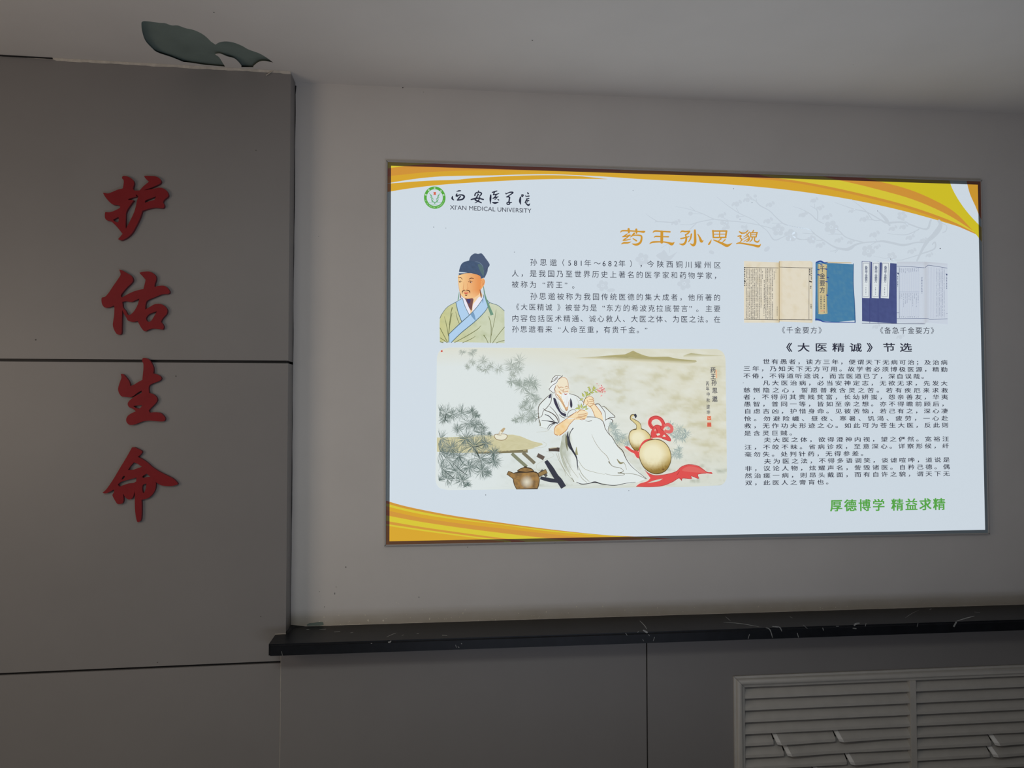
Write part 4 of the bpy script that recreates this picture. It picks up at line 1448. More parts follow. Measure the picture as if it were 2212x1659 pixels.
# face, ear
fillgrid(a, corner_smooth(P7([(455, 485), (600, 448), (800, 485), (832, 560), (825, 690), (795, 790), (740, 835), (690, 862), (580, 868), (515, 830), (478, 760), (458, 640), (450, 560)]), 4), skin, 2.5)
bl([(828, 560), (862, 538), (886, 580), (876, 640), (845, 690), (820, 702)], S(238, 170, 108))
a.up()
st([(868, 560), (872, 600), (850, 660)], 6, S(190, 110, 66))
st([(835, 570), (850, 600), (835, 650)], 5, S(200, 120, 74))
BR = S(104, 58, 44)
for pts, w, c in (([(455, 530), (490, 525), (522, 560)], [8, 12, 4], BR), ([(622, 555), (660, 535), (706, 542)], [5, 15, 6], BR), ([(460, 592), (485, 582), (512, 590)], [5, 10, 5], BR), ([(612, 595), (640, 580), (690, 592)], [5, 11, 4], BR),
                  ([(615, 600), (650, 612), (680, 605)], 4, S(180, 110, 76)), ([(545, 600), (540, 660), (530, 715), (560, 722)], [4, 5, 6, 5], S(196, 120, 70)), ([(600, 620), (608, 680), (605, 715), (580, 722)], [3, 5, 7, 5], S(196, 120, 70)),
                  ([(515, 790), (520, 750), (545, 738), (570, 745)], [4, 15, 15, 8], S(88, 48, 36)), ([(575, 742), (615, 735), (636, 752), (642, 785)], [8, 15, 16, 4], S(88, 48, 36)), ([(540, 770), (575, 785), (622, 772)], [6, 18, 6], S(206, 96, 76)),
                  ([(548, 770), (580, 762), (615, 770)], [3, 12, 3], S(220, 130, 106)), ([(560, 805), (580, 815), (600, 803)], [8, 16, 6], S(96, 56, 44)), ([(450, 500), (450, 580), (458, 660), (480, 770), (515, 832), (580, 868), (690, 864)], 4, S(196, 124, 76)),
                  ([(650, 470), (740, 490), (800, 540)], [2, 5, 2], S(226, 160, 100)), ([(805, 720), (820, 800), (828, 860)], [10, 22, 8], S(132, 80, 54)), ([(482, 770), (488, 830), (500, 868)], [6, 16, 6], S(132, 80, 54))):
    st(pts, w, c)
a.ell(OX + 655 / K, OY + 600 / K, 1.3, 1.3, S(70, 36, 30), 10)
a.ell(OX + 668 / K, OY + 603 / K, 0.9, 0.8, S(245, 235, 225), 8)
a.ell(OX + 478 / K, OY + 598 / K, 1.3, 1.2, S(84, 44, 34), 10)
# cap
hatc = lambda x, y: mixc(S(76, 96, 126), S(66, 82, 106), fbm(x * 0.2, y * 0.2, 2, 9.0) + 0.5)
a.blob(P7([(628, 248, 1), (640, 205), (665, 165), (720, 132), (775, 140), (825, 130), (860, 160), (900, 215), (962, 310), (935, 370), (925, 430), (880, 532, 1), (840, 420), (790, 320), (720, 270)]), S(78, 92, 118))
a.up()
fillgrid(a, corner_smooth(P7([(458, 486, 1), (468, 400), (500, 310), (560, 262), (625, 248), (720, 262), (800, 285), (850, 330), (880, 420), (880, 530), (820, 546, 1), (800, 492), (640, 450), (520, 462)]), 4), hatc, 3.0)
a.up()
bl([(770, 310), (830, 320), (870, 400), (865, 500), (835, 470), (800, 400)], S(88, 112, 116))
st([(725, 265), (790, 280), (850, 340), (868, 440)], [3, 10, 8, 3], S(110, 130, 150))
st([(458, 486), (560, 456), (650, 450), (740, 462), (802, 494)], 6, S(58, 66, 84))
st([(885, 430), (930, 370), (960, 312)], [3, 7, 3], S(58, 68, 92))
GR = S(112, 152, 130)
st([(862, 668), (880, 780), (908, 880), (945, 985), (1002, 1135)], [9, 17, 22, 34, 52], GR)
st([(468, 758), (458, 830), (448, 888)], [5, 14, 16], GR)
st([(862, 668), (872, 780), (898, 890), (930, 985), (975, 1130)], 4, S(70, 110, 96))
a.build('portrait_picture', sheet, 'portrait of a man in a dark blue cap and olive robe')

# ------------------------------------------------------------------ pictures of old books
a = Art(3)
K, OX, OY = 4.424, 1580, 540
CRM = lambda x, y: mixc(mixc(S(226, 218, 198), S(216, 200, 164), max(0, 1 - abs(x - 1682) / 10.0) * 0.9), S(208, 192, 152), 0.7 * max(0, fbm(x * 0.09, y * 0.07, 3, 5.0)) + 0.5 * max(0, (x - 1750.5) / 5))
fillgrid(a, P7([(120, 106), (455, 112), (456, 694), (120, 694)]), CRM, 3)
a.up()
fillgrid(a, P7([(455, 106), (755, 106), (775, 118), (776, 690), (770, 696), (456, 692)]), CRM, 3)
a.up()
DKI = S(66, 62, 60)
st([(120, 166), (450, 172)], 4, DKI)
st([(120, 662), (450, 668)], 5, DKI)
st([(462, 164), (750, 172), (770, 172)], 4, DKI)
st([(456, 665), (770, 668)], 5, DKI)
st([(742, 172), (741, 664)], 4, S(96, 92, 90))
st([(456, 110), (456, 692)], 5, S(150, 128, 92))
rb = random.Random(3)


def column(x, y0, y1, w, step, col, dens=0.93):
    y = y0
    while y < y1:
        if rb.random() < dens:
            st([(x - w * rb.uniform(0.3, 0.5), y), (x + w * rb.uniform(0.3, 0.5), y + rb.uniform(-1, 1))], step * rb.uniform(0.3, 0.62), col)
            if rb.random() < 0.6:
                xx = x + rb.uniform(-0.25, 0.25) * w
                st([(xx, y - step * 0.35), (xx, y + step * 0.35)], w * 0.22, col)
        y += step


for i in range(17):
    x = 142 + i * 15.6
    y1 = 658
    if i in (10,):
        continue
    column(x, 182 if i < 10 else (290 if i == 11 else 182), 658 if i not in (9, 11) else 560, 11, 9.5, S(84, 82, 82))
for x, y0, y1 in ((408, 205, 285), (424, 192, 215), (437, 545, 632), (296, 205, 280), (310, 560, 632)):
    column(x, y0, y1, 9, 9.5, S(84, 82, 82))
for x, y0, y1 in ((748, 185, 250), (762, 175, 290), (757, 330, 370), (760, 520, 560), (126, 170, 345)):
    column(x, y0, y1, 14, 17, S(66, 70, 74), 0.9)
st([(740, 298), (768, 306)], 12, DKI)
st([(120, 300), (136, 304)], 10, DKI)
a.build('book_photograph', sheet, 'photograph of an opened old cream book')

a = Art(3)
BLUE = lambda x, y: mixc(S(70, 126, 166), S(90, 138, 164), max(0, fbm(x * 0.15, y * 0.13, 3, 2.0) * 1.3 + 0.15))
a.poly(P7([(900, 112), (1145, 118), (1148, 128), (900, 128)]), S(206, 190, 158))
fillgrid(a, P7([(806, 118), (1165, 128), (1162, 330), (1172, 420), (1180, 600), (1182, 688), (1000, 690), (800, 684)]), BLUE, 4)
a.up()
NAV = S(48, 76, 150)
st([(806, 120), (850, 108), (885, 122), (920, 118)], [10, 16, 12, 6], NAV)
st([(1166, 128), (1164, 330), (1176, 500), (1182, 695)], [5, 7, 6, 10], S(44, 84, 132))
st([(800, 660), (850, 672), (905, 688), (1182, 692)], [16, 14, 8, 6], NAV)
st([(806, 120), (806, 680)], 6, S(48, 96, 160))
bl([(826, 138, 1), (870, 130), (914, 142, 1), (910, 250), (918, 330), (912, 480), (918, 608, 1), (870, 614), (830, 612, 1), (824, 400)], S(202, 188, 144), 3)
a.up()
for pts in ([(834, 145), (834, 604)], [(908, 150), (910, 600)]):
    st(pts, 3, S(120, 118, 100))
for x, y in ((905, 180), (920, 260), (908, 300), (832, 235), (832, 185), (915, 430), (860, 140)):
    st([(x - 12, y), (x + 10, y + 5)], [8, 12], NAV)
for i, ch in enumerate('千金要方'):
    p = P7([(868, 182 + i * 67)])[0]
    line(a, ch, p[0], p[1], p[0], p[1], 12.5, 14.0, S(66, 74, 92), 0.012)
for x, n, s0 in ((886, 8, 440), (856, 6, 440)):
    column(x, s0, s0 + n * 20, 13, 17, S(96, 100, 98), 0.95)
st([(850, 585), (890, 578)], 12, S(214, 168, 130))
a.build('book_photograph', sheet, 'photograph of a worn blue book cover')

a = Art(3)
PUR = lambda x, y: mixc(S(78, 88, 138), S(70, 79, 126), fbm(x * 0.2, y * 0.2, 2, 1.0) + 0.5)
fillgrid(a, P7([(1245, 107), (1578, 110), (1580, 704), (1248, 703)]), PUR, 5)
a.up()
for x in (1322, 1400):
    st([(x, 110), (x, 703)], 4, S(62, 66, 120))
st([(1246, 700), (1850, 706)], 4, S(60, 62, 100))
for q in ([(1250, 112), (1328, 116), (1322, 460), (1250, 458)], [(1344, 112), (1416, 116), (1408, 462), (1340, 458)], [(1440, 112), (1516, 116), (1504, 464), (1426, 458)]):
    a.poly(P7(q), S(222, 229, 232))
a.up()
for qx in (1286, 1380, 1471):
    sl = {1286: -2, 1380: -4, 1471: -10}[qx]
    fr_ = [(qx - 26, 126), (qx + 30, 128), (qx + 28 + sl, 446), (qx - 28 + sl, 444)]
    for i in range(4):
        st([fr_[i], fr_[(i + 1) % 4]], 3, S(96, 104, 128))
    for i, ch in enumerate('备急千金要方'):
        p = P7([(qx + 2 + sl * (i / 11.0), 165 + i * 26.5)])[0]
        line(a, ch, p[0], p[1], p[0], p[1], 6.6, 7.4, S(52, 66, 108), 0.012)
    column(qx + sl * 0.8, 362, 430, 9, 15, S(120, 128, 146), 0.9)
    st([(qx - 14, 334), (qx + 14, 336)], 4, S(180, 186, 190))
a.up()
PAG = lambda x, y: mixc(S(203, 212, 224), S(190, 194, 202), max(0, 1 - abs(x - 2000) / 6.0) * 0.8 + 0.6 * max(0, (575 - y) / 12.0))
fillgrid(a, P7([(1578, 112), (1850, 112), (1858, 160), (1852, 300), (1856, 706), (1580, 704)]), PAG, 4)
fillgrid(a, P7([(1852, 112), (2064, 116), (2066, 712), (1856, 706)]), PAG, 4)
a.up()
PL = S(84, 96, 132)
st([(1578, 154), (1700, 160), (1845, 170)], 4, PL)
st([(1850, 170), (1870, 152), (1900, 148), (2062, 174)], 4, PL)
st([(1580, 656), (1856, 654), (1900, 664), (2064, 658)], 4, PL)
st([(1602, 165), (1604, 650)], 3, PL)
for i in range(11):
    x = 1615 + i * 17.5
    st([(x, 170), (x, 640)], 1.6, S(172, 182, 206))
    column(x - 6, 178, 178 + rb.randint(20, 45), 5, 8, S(104, 114, 144), 0.9)
    column(x - 6, 415, 415 + rb.randint(30, 150), 5, 8, S(116, 126, 152), 0.85)
    column(x - 6, 636, 646, 5, 8, S(116, 126, 152), 0.9)
st([(1606, 400), (1795, 400)], 2, S(150, 160, 188))
column(1820, 262, 425, 9, 15, S(84, 96, 132), 0.95)
for i in range(12):
    x = 1868 + i * 15
    st([(x, 160 + i * 1.2), (x + 2, 652)], 1.6, S(176, 184, 204))
for i in range(6):
    column(1958 + i * 15, 182, 640, 6, 9, S(124, 134, 158), 0.85)
column(1588, 255, 360, 8, 15, S(70, 84, 122), 0.95)
column(2056, 260, 370, 8, 15, S(70, 84, 122), 0.95)
for q in ([(1576, 218), (1600, 218), (1598, 238)], [(2046, 225), (2064, 230), (2058, 250)]):
    a.poly(P7(q), S(70, 80, 118))
st([(1578, 600), (1602, 600)], 3, PL)
st([(2050, 606), (2066, 606)], 3, PL)
a.build('book_photograph', sheet, 'photograph of purple thread-bound volumes and open pages')

# ------------------------------------------------------------------ landscape painting with an old man and gourds
a = Art(3)
rp = random.Random(11)


def rounded(cor, rad):
    out = []
    for i in range(4):
        p, c, n = cor[(i - 1) % 4], cor[i], cor[(i + 1) % 4]
        d0 = Vector((p[0] - c[0], p[1] - c[1])).normalized()
        d1 = Vector((n[0] - c[0], n[1] - c[1])).normalized()
        A, B = Vector(c) + d0 * rad, Vector(c) + d1 * rad
        for k in range(9):
            t = k / 8
            q = A * (1 - t) ** 2 + Vector(c) * 2 * t * (1 - t) * 1.0 + B * t * t
            # pull towards a circular arc
            out.append((q.x, q.y))
    return out


PCOR = [(944.0, 750.6), (1567.0, 753.2), (1570.6, 1050.6), (940.4, 1059.0)]
OUT = rounded(PCOR, 27)


def pbg(x, y):
    u, v = (x - 943) / 625.0, (y - 752) / 303.0
    mist = S(219, 227, 226)
    beige = S(219, 218, 199)
    c = mixc(mist, beige, max(0, min(1, (u - 0.30) * 1.6 + 0.25 - v * 0.55)))
    c = mixc(c, beige, max(0, 0.55 - v * 4) * 1.2)
    n = fbm(x * 0.026, y * 0.060, 5, 0.5)
    n2 = fbm(x * 0.06, y * 0.09, 3, 8.0)
    if u > 0.36:
        k = max(0, n * 1.6 + n2 * 0.5 - 0.05) * min(1, (u - 0.36) * 5)
        if v < 0.12:
            k *= 0.2
        if v > 0.75:
            k *= 0.6
        c = mixc(c, S(190, 184, 142), min(0.55, k * 0.85))
        c = mixc(c, S(232, 236, 230), max(0, -n * 0.9) * min(1, (u - 0.36) * 5))
    if v > 0.72 and u > 0.2:
        k = min(1, (v - 0.72) * 6) * min(1, (u - 0.2) * 8)
        c = mixc(c, S(212, 218, 208), k * 0.6)
        c = mixc(c, S(150, 158, 138), k * max(0, n2 * 1.5 - 0.1))
    return c


fillgrid(a, OUT, pbg, 3.4)
a.up()
Q1 = lambda pts: z4(pts, 930, 740, 5.027)
Q2 = lambda pts: z4(pts, 1250, 740, 5.027)
Q3 = lambda pts: z4(pts, 1100, 780, 5.72)


def sq(Q, pts, w, col, **kw):
    k = 5.72 if Q is Q3 else 5.027
    a.stroke(Q(pts), [q / k for q in w] if isinstance(w, list) else w / k, col, **kw)


def bq(Q, pts, col, n=4):
    a.blob(Q(pts), col, n)


# distant hills
hill = lambda x, y: mixc(mixc(S(184, 174, 122), S(160, 156, 112), fbm(x * 0.1, y * 0.2, 3, 4.0) + 0.5), S(221, 219, 198), max(0, min(1, (y - (767 + 12 * min(1, max(0, (x - 1250) / 240.0)))) / 8.0)))
fillgrid(a, corner_smooth(Q2([(-200, 165, 1), (0, 157), (150, 156), (300, 143), (400, 134), (480, 134), (540, 112), (590, 88, 1), (640, 112), (700, 135), (760, 152), (860, 165), (920, 160), (960, 152), (1020, 165), (1100, 180), (1200, 186), (1300, 196, 1),
                                 (1220, 232), (1050, 225), (900, 222), (760, 218), (600, 205), (400, 196), (200, 178), (0, 168)]), 3), hill, 2.6)
hill2 = lambda x, y: mixc(S(176, 172, 130), S(216, 214, 190), max(0, (y - 764) / 7.0))
fillgrid(a, corner_smooth(Q2([(1030, 157, 1), (1120, 148), (1180, 125), (1220, 114), (1290, 122), (1380, 132), (1580, 136, 1), (1580, 158, 1), (1400, 152), (1200, 158)]), 3), hill2, 2.6)
a.up()


def needles(cx, cyy, r, col, n=46, w=0.55, a0=0, a1=360, jit=0.5):
    """a spray of pine needles round a centre (photo pixels)"""
    for i in range(n):
        t = math.radians(rp.uniform(a0, a1))
        rr = r * rp.uniform(1 - jit, 1.0)
        r0 = r * rp.uniform(0.0, 0.2)
        bend = rp.uniform(-0.15, 0.15)
        pts = [(cx + math.cos(t) * r0, cyy + math.sin(t) * r0), (cx + math.cos(t + bend) * rr * 0.6, cyy + math.sin(t + bend) * rr * 0.6), (cx + math.cos(t) * rr, cyy + math.sin(t) * rr)]
        if any(not (945.5 < p[0] < 1565 and 754 < p[1] < 1055) for p in pts):
            continue
        if any((p[0] < 962 and p[1] > 1040) for p in pts):
            continue
        c = mixc(col, S(226, 232, 226), rp.uniform(0, 0.35))
        a.stroke(pts, [w * 0.8, w, w * 0.3], c, n=1)


for cx, cyy, r in ((345, 100, 55), (450, 110, 62), (470, 75, 50), (575, 195, 75), (450, 215, 62), (600, 285, 78), (660, 250, 62), (740, 285, 82), (880, 235, 105), (965, 195, 100), (890, 290, 100), (950, 290, 85), (400, 265, 48), (530, 280, 60), (900, 350, 60)):
    p = Q1([(cx, cyy)])[0]
    needles(p[0], p[1], r / 5.027, S(138, 148, 138), 46, 0.5)
for cx, cyy, r in ((880, 425, 78), (1000, 480, 115), (1080, 430, 110), (1130, 460, 95), (1090, 560, 100), (1140, 620, 80), (1000, 690, 65), (1080, 735, 100), (1120, 790, 80), (990, 810, 85), (920, 845, 55), (1080, 835, 70), (960, 430, 70), (1040, 640, 60)):
    p = Q1([(cx, cyy)])[0]
    needles(p[0], p[1], r / 5.027, S(122, 136, 126), 60, 0.55)
DK = S(70, 92, 86)
for cx, cyy, r in ((170, 770, 130), (100, 745, 85), (340, 765, 115), (450, 755, 85), (500, 785, 58), (150, 830, 85), (420, 870, 140), (490, 890, 105), (570, 910, 80), (550, 985, 105), (300, 935, 85), (640, 1000, 48), (240, 780, 90)):
    p = Q1([(cx, cyy)])[0]
    needles(p[0], p[1], r / 5.027, DK, 60, 0.6)
# table top before the nearer needles
TAN = lambda x, y: mixc(S(208, 203, 166), S(192, 186, 142), max(0, fbm(x * 0.12, y * 0.2, 3, 6.0) + 0.2))
fillgrid(a, corner_smooth(Q1([(70, 1030, 1), (300, 1005), (560, 1020), (700, 1012), (860, 1000), (950, 1008), (1050, 1048), (1130, 1078), (1205, 1092), (1218, 1112), (1150, 1132), (1060, 1165), (900, 1178), (700, 1188), (560, 1185), (300, 1200), (70, 1190, 1)]), 3), TAN, 3)
a.up()
sq(Q1, [(480, 1196), (700, 1192), (900, 1184), (1055, 1178)], [22, 26, 28, 36], S(128, 120, 92))
sq(Q1, [(500, 1188), (700, 1182), (1040, 1168)], 7, S(188, 176, 134))
sq(Q1, [(882, 1204), (960, 1275), (1045, 1350)], 36, S(132, 136, 112))
sq(Q1, [(1002, 1194), (1070, 1255), (1132, 1312)], 36, S(124, 118, 98))
sq(Q1, [(1160, 1220), (1232, 1258)], 44, S(100, 88, 80))
INKB = S(58, 60, 72)
sq(Q1, [(1252, 1284), (1310, 1370), (1360, 1452), (1400, 1500), (1445, 1572)], [40, 56, 58, 62, 62], INKB)
sq(Q1, [(1192, 1468), (1290, 1492), (1380, 1505), (1430, 1535)], [34, 44, 40, 50], INKB)
sq(Q1, [(1200, 1385), (1262, 1452)], 32, S(92, 90, 88))
sq(Q1, [(1282, 1165), (1360, 1160), (1436, 1168)], [34, 44, 42], S(84, 74, 68))
sq(Q1, [(1290, 1150), (1370, 1142), (1430, 1156)], 8, S(186, 178, 150))
# steam
for pts in ([(1150, 975), (1230, 965), (1280, 955), (1240, 930), (1190, 918)], [(1255, 1180), (1320, 1200), (1335, 1235), (1250, 1270), (1160, 1320), (1150, 1360), (1180, 1395)], [(1215, 1075), (1258, 1100), (1230, 1135), (1100, 1150)]):
    sq(Q1, pts, 3, S(190, 190, 176))
# mortar and pestle
sq(Q1, [(748, 992), (775, 962), (806, 928)], [24, 32, 20], S(190, 168, 130))
sq(Q1, [(750, 990), (776, 962), (804, 930)], [18, 26, 14], S(232, 228, 208))
bq(Q1, [(690, 1005), (720, 992), (800, 990), (835, 1008), (826, 1040), (790, 1062), (735, 1060), (700, 1040)], S(142, 116, 84))
a.up()
bq(Q1, [(696, 1008), (722, 998), (800, 996), (829, 1011), (820, 1038), (788, 1056), (737, 1054), (706, 1037)], S(230, 228, 208))
sq(Q1, [(722, 1000), (760, 1006), (800, 998)], 4, S(150, 124, 90))
# nearer dark sprays
for cx, cyy, r in ((110, 1045, 125), (380, 1045, 130), (470, 1120, 165), (600, 1090, 100), (100, 1180, 150), (160, 1250, 175), (300, 1230, 155), (540, 1260, 165), (690, 1190, 95), (690, 1290, 110), (120, 1380, 155), (280, 1400, 170), (420, 1350, 135), (560, 1390, 115),
                  (180, 1480, 135), (340, 1500, 120), (90, 1500, 80), (400, 1555, 65), (230, 1150, 140), (620, 1420, 70)):
    p = Q1([(cx, cyy)])[0]
    needles(p[0], p[1], r / 5.027, S(58, 84, 80), 84, 0.62)
for pts in ([(440, 1110), (500, 1190), (545, 1290), (570, 1400)], [(600, 1100), (520, 1125), (450, 1130)], [(130, 1370), (220, 1450), (260, 1480)], [(245, 1310), (330, 1390), (400, 1440)], [(170, 770), (155, 860)], [(310, 1225), (340, 1300)]):
    sq(Q1, pts, [5, 8, 6, 3][:len(pts)], S(52, 62, 60))
# teapot
a.up()
pot = lambda x, y: mixc(mixc(S(170, 132, 78), S(120, 96, 66), fbm(x * 0.14, y * 0.1, 3, 2.0) * 1.4 + 0.45), S(236, 234, 214), max(0, 1 - math.hypot((x - 1138) / 15.0, (y - 1041) / 15.0)) * 0.85)
POTL = S(70, 58, 44)
bq(Q1, [(893, 1438), (925, 1408), (1040, 1402), (1150, 1404), (1184, 1470), (1180, 1540), (1162, 1592, 1), (932, 1594, 1), (902, 1530)], POTL)
a.stroke(Q1([(836, 1412), (880, 1436), (960, 1486)]), [44 / 5.027, 56 / 5.027, 70 / 5.027], POTL)
a.stroke(Q1([(1172, 1438), (1262, 1396)]), [46 / 5.027, 50 / 5.027], POTL)
a.up()
fillgrid(a, corner_smooth(Q1([(900, 1440), (930, 1415), (1040, 1410), (1146, 1412), (1176, 1470), (1172, 1538), (1156, 1590, 1), (938, 1592, 1), (910, 1530)]), 3), pot, 2.4)
a.stroke(Q1([(842, 1414), (885, 1440), (960, 1484)]), [34 / 5.027, 44 / 5.027, 56 / 5.027], pot)
a.stroke(Q1([(1176, 1436), (1258, 1398)]), [34 / 5.027, 38 / 5.027], S(150, 124, 82))
bq(Q1, [(945, 1402), (958, 1376), (1020, 1352), (1090, 1362), (1122, 1392), (1118, 1406), (1040, 1412)], POTL)
a.up()
fillgrid(a, corner_smooth(Q1([(953, 1400), (964, 1380), (1022, 1359), (1086, 1368), (1114, 1392), (1110, 1401), (1040, 1405)]), 3), pot, 2.4)
a.ell(*Q1([(1030, 1352)])[0], 3.6, 1.8, POTL, 10)
sq(Q1, [(950, 1400), (1040, 1410), (1120, 1402)], 5, POTL)

# old man: white robe
a.up()
ROBE = S(227, 234, 232)
bq(Q3, [(362, 560, 1), (400, 520), (450, 460), (520, 400, 1), (640, 380), (740, 400), (830, 425), (880, 470), (930, 530, 1), (1000, 560), (1065, 530), (1140, 560), (1230, 620), (1308, 690, 1), (1280, 740), (1240, 790), (1225, 850), (1250, 910), (1320, 1030),
        (1420, 1170), (1560, 1330), (1700, 1450, 1), (1560, 1500), (1300, 1534), (1080, 1496), (900, 1520), (830, 1500), (760, 1440), (700, 1350), (650, 1230), (620, 1110), (640, 960), (600, 900), (480, 830), (385, 800), (365, 700), (355, 640)], ROBE)
a.up()
shade = lambda x, y: mixc(S(176, 182, 164), S(226, 232, 228), max(0, min(1, (x - 1213) / 24.0 + fbm(x * 0.15, y * 0.07, 3, 1.0) * 0.8)))
fillgrid(a, corner_smooth(Q3([(650, 930, 1), (700, 880), (760, 850, 1), (790, 1000), (830, 1180), (870, 1400), (840, 1500, 1), (770, 1440), (700, 1345), (650, 1230), (625, 1110), (640, 1000)]), 3), shade, 2.8)
a.up()
for pts, w, c in (([(725, 870), (720, 960), (745, 1060), (790, 1120)], [6, 30, 24, 6], S(66, 68, 78)), ([(792, 825), (755, 880), (738, 960), (770, 1080), (830, 1190), (842, 1290), (850, 1350)], [12, 8, 14, 26, 16, 10, 4], S(56, 58, 68)),
                  ([(700, 900), (705, 1000), (720, 1110)], [5, 26, 5], S(128, 128, 100)), ([(830, 1060), (830, 1160)], [6, 40], S(162, 160, 122)), ([(1540, 1330), (1700, 1455)], [3, 5], S(100, 100, 80))):
    sq(Q3, pts, w, c)
LB = S(84, 72, 62)
LK = S(52, 50, 58)
for pts, w, c in (([(520, 400), (450, 460), (372, 545), (358, 620), (366, 700), (368, 770)], [5, 8, 9, 7, 7, 5], LB), ([(368, 640), (360, 690), (380, 760), (382, 800)], [4, 5, 9, 14], S(120, 116, 92)), ([(318, 750), (340, 712), (400, 680), (420, 620), (470, 570), (515, 500), (528, 400)], [4, 5, 6, 6, 7, 7, 5], LB),
                  ([(740, 402), (820, 425), (870, 460), (925, 520)], [5, 7, 7, 5], LB), ([(418, 585), (450, 610), (520, 640), (580, 690), (612, 765)], [5, 8, 10, 11, 6], LB), ([(440, 660), (490, 680), (530, 720), (560, 745)], [9, 9, 9, 7], LK), ([(400, 732), (470, 740), (540, 752), (600, 768)], [6, 8, 16, 14], LK),
                  ([(470, 835), (500, 790), (560, 765)], [5, 8, 14], LK), ([(485, 850), (520, 800), (570, 770)], [4, 5, 6], LK), ([(500, 560), (560, 620), (610, 700), (615, 760)], [4, 6, 7, 5], LB), ([(600, 500), (640, 600), (700, 640)], [4, 5, 4], LB), ([(615, 660), (660, 695), (690, 705)], [6, 7, 5], LB),
                  ([(710, 690), (740, 620), (800, 600), (825, 620)], [4, 6, 5, 3], LB), ([(690, 690), (740, 680), (840, 620)], [4, 5, 4], LB), ([(830, 450), (860, 520), (880, 600)], [3, 4, 3], S(190, 176, 150)),
                  ([(950, 690), (1020, 690), (1100, 705), (1160, 750), (1185, 830), (1230, 900), (1270, 940), (1330, 1040), (1400, 1110), (1440, 1200), (1500, 1290), (1590, 1370), (1690, 1450)], [10, 8, 6, 8, 7, 7, 8, 8, 10, 8, 6, 5, 4], LB),
                  ([(1062, 535), (1105, 530), (1140, 570), (1185, 640), (1190, 740)], [12, 9, 7, 6, 4], LB), ([(1145, 565), (1180, 565), (1240, 625), (1308, 690), (1240, 700), (1190, 730)], [4, 6, 6, 8, 7, 5], LB), ([(1190, 725), (1240, 712), (1280, 740), (1240, 790), (1222, 850), (1240, 905)], [5, 8, 9, 6, 5, 4], LB),
                  ([(940, 738), (980, 745), (1020, 735)], [3, 5, 7], LB), ([(1018, 905), (1060, 1000), (1130, 1100), (1210, 1180), (1245, 1265)], [2, 4, 4, 5, 4], S(140, 130, 104)), ([(1225, 1240), (1280, 1300), (1370, 1320), (1410, 1360), (1350, 1385)], [10, 6, 5, 5, 10], S(110, 104, 80)),
                  ([(1330, 1210), (1370, 1260), (1420, 1260), (1450, 1340)], [6, 22, 6, 4], S(138, 132, 96)), ([(1340, 1380), (1420, 1390), (1400, 1410), (1290, 1415), (1180, 1390)], [10, 8, 5, 4, 3], S(110, 104, 80)), ([(1430, 1390), (1560, 1400), (1690, 1455)], [4, 5, 5], S(110, 104, 80)),
                  ([(830, 1495), (900, 1520), (990, 1510), (1060, 1495), (1150, 1520), (1300, 1535), (1440, 1510), (1560, 1495)], [6, 9, 8, 16, 9, 8, 6, 4], LK), ([(770, 1440), (800, 1490)], [5, 10], S(110, 106, 84)),
                  ([(850, 1220), (930, 1330), (1080, 1380), (1180, 1400)], [4, 5, 4, 2], S(160, 158, 136)), ([(850, 1290), (900, 1400), (990, 1490)], [4, 6, 4], S(140, 138, 112)), ([(860, 1380), (900, 1450), (960, 1500)], [3, 5, 4], S(140, 138, 112)),
                  ([(600, 1120), (640, 1260), (720, 1400), (790, 1470)], [3, 4, 4, 3], S(150, 146, 122)), ([(575, 1130), (620, 1240), (680, 1350), (700, 1420)], [3, 4, 4, 3], S(150, 146, 122)), ([(650, 1160), (700, 1290), (760, 1420)], [3, 4, 3], S(150, 146, 122)), ([(690, 1180), (760, 1320), (850, 1440)], [3, 4, 3], S(150, 146, 122))):
    sq(Q3, pts, w, c)
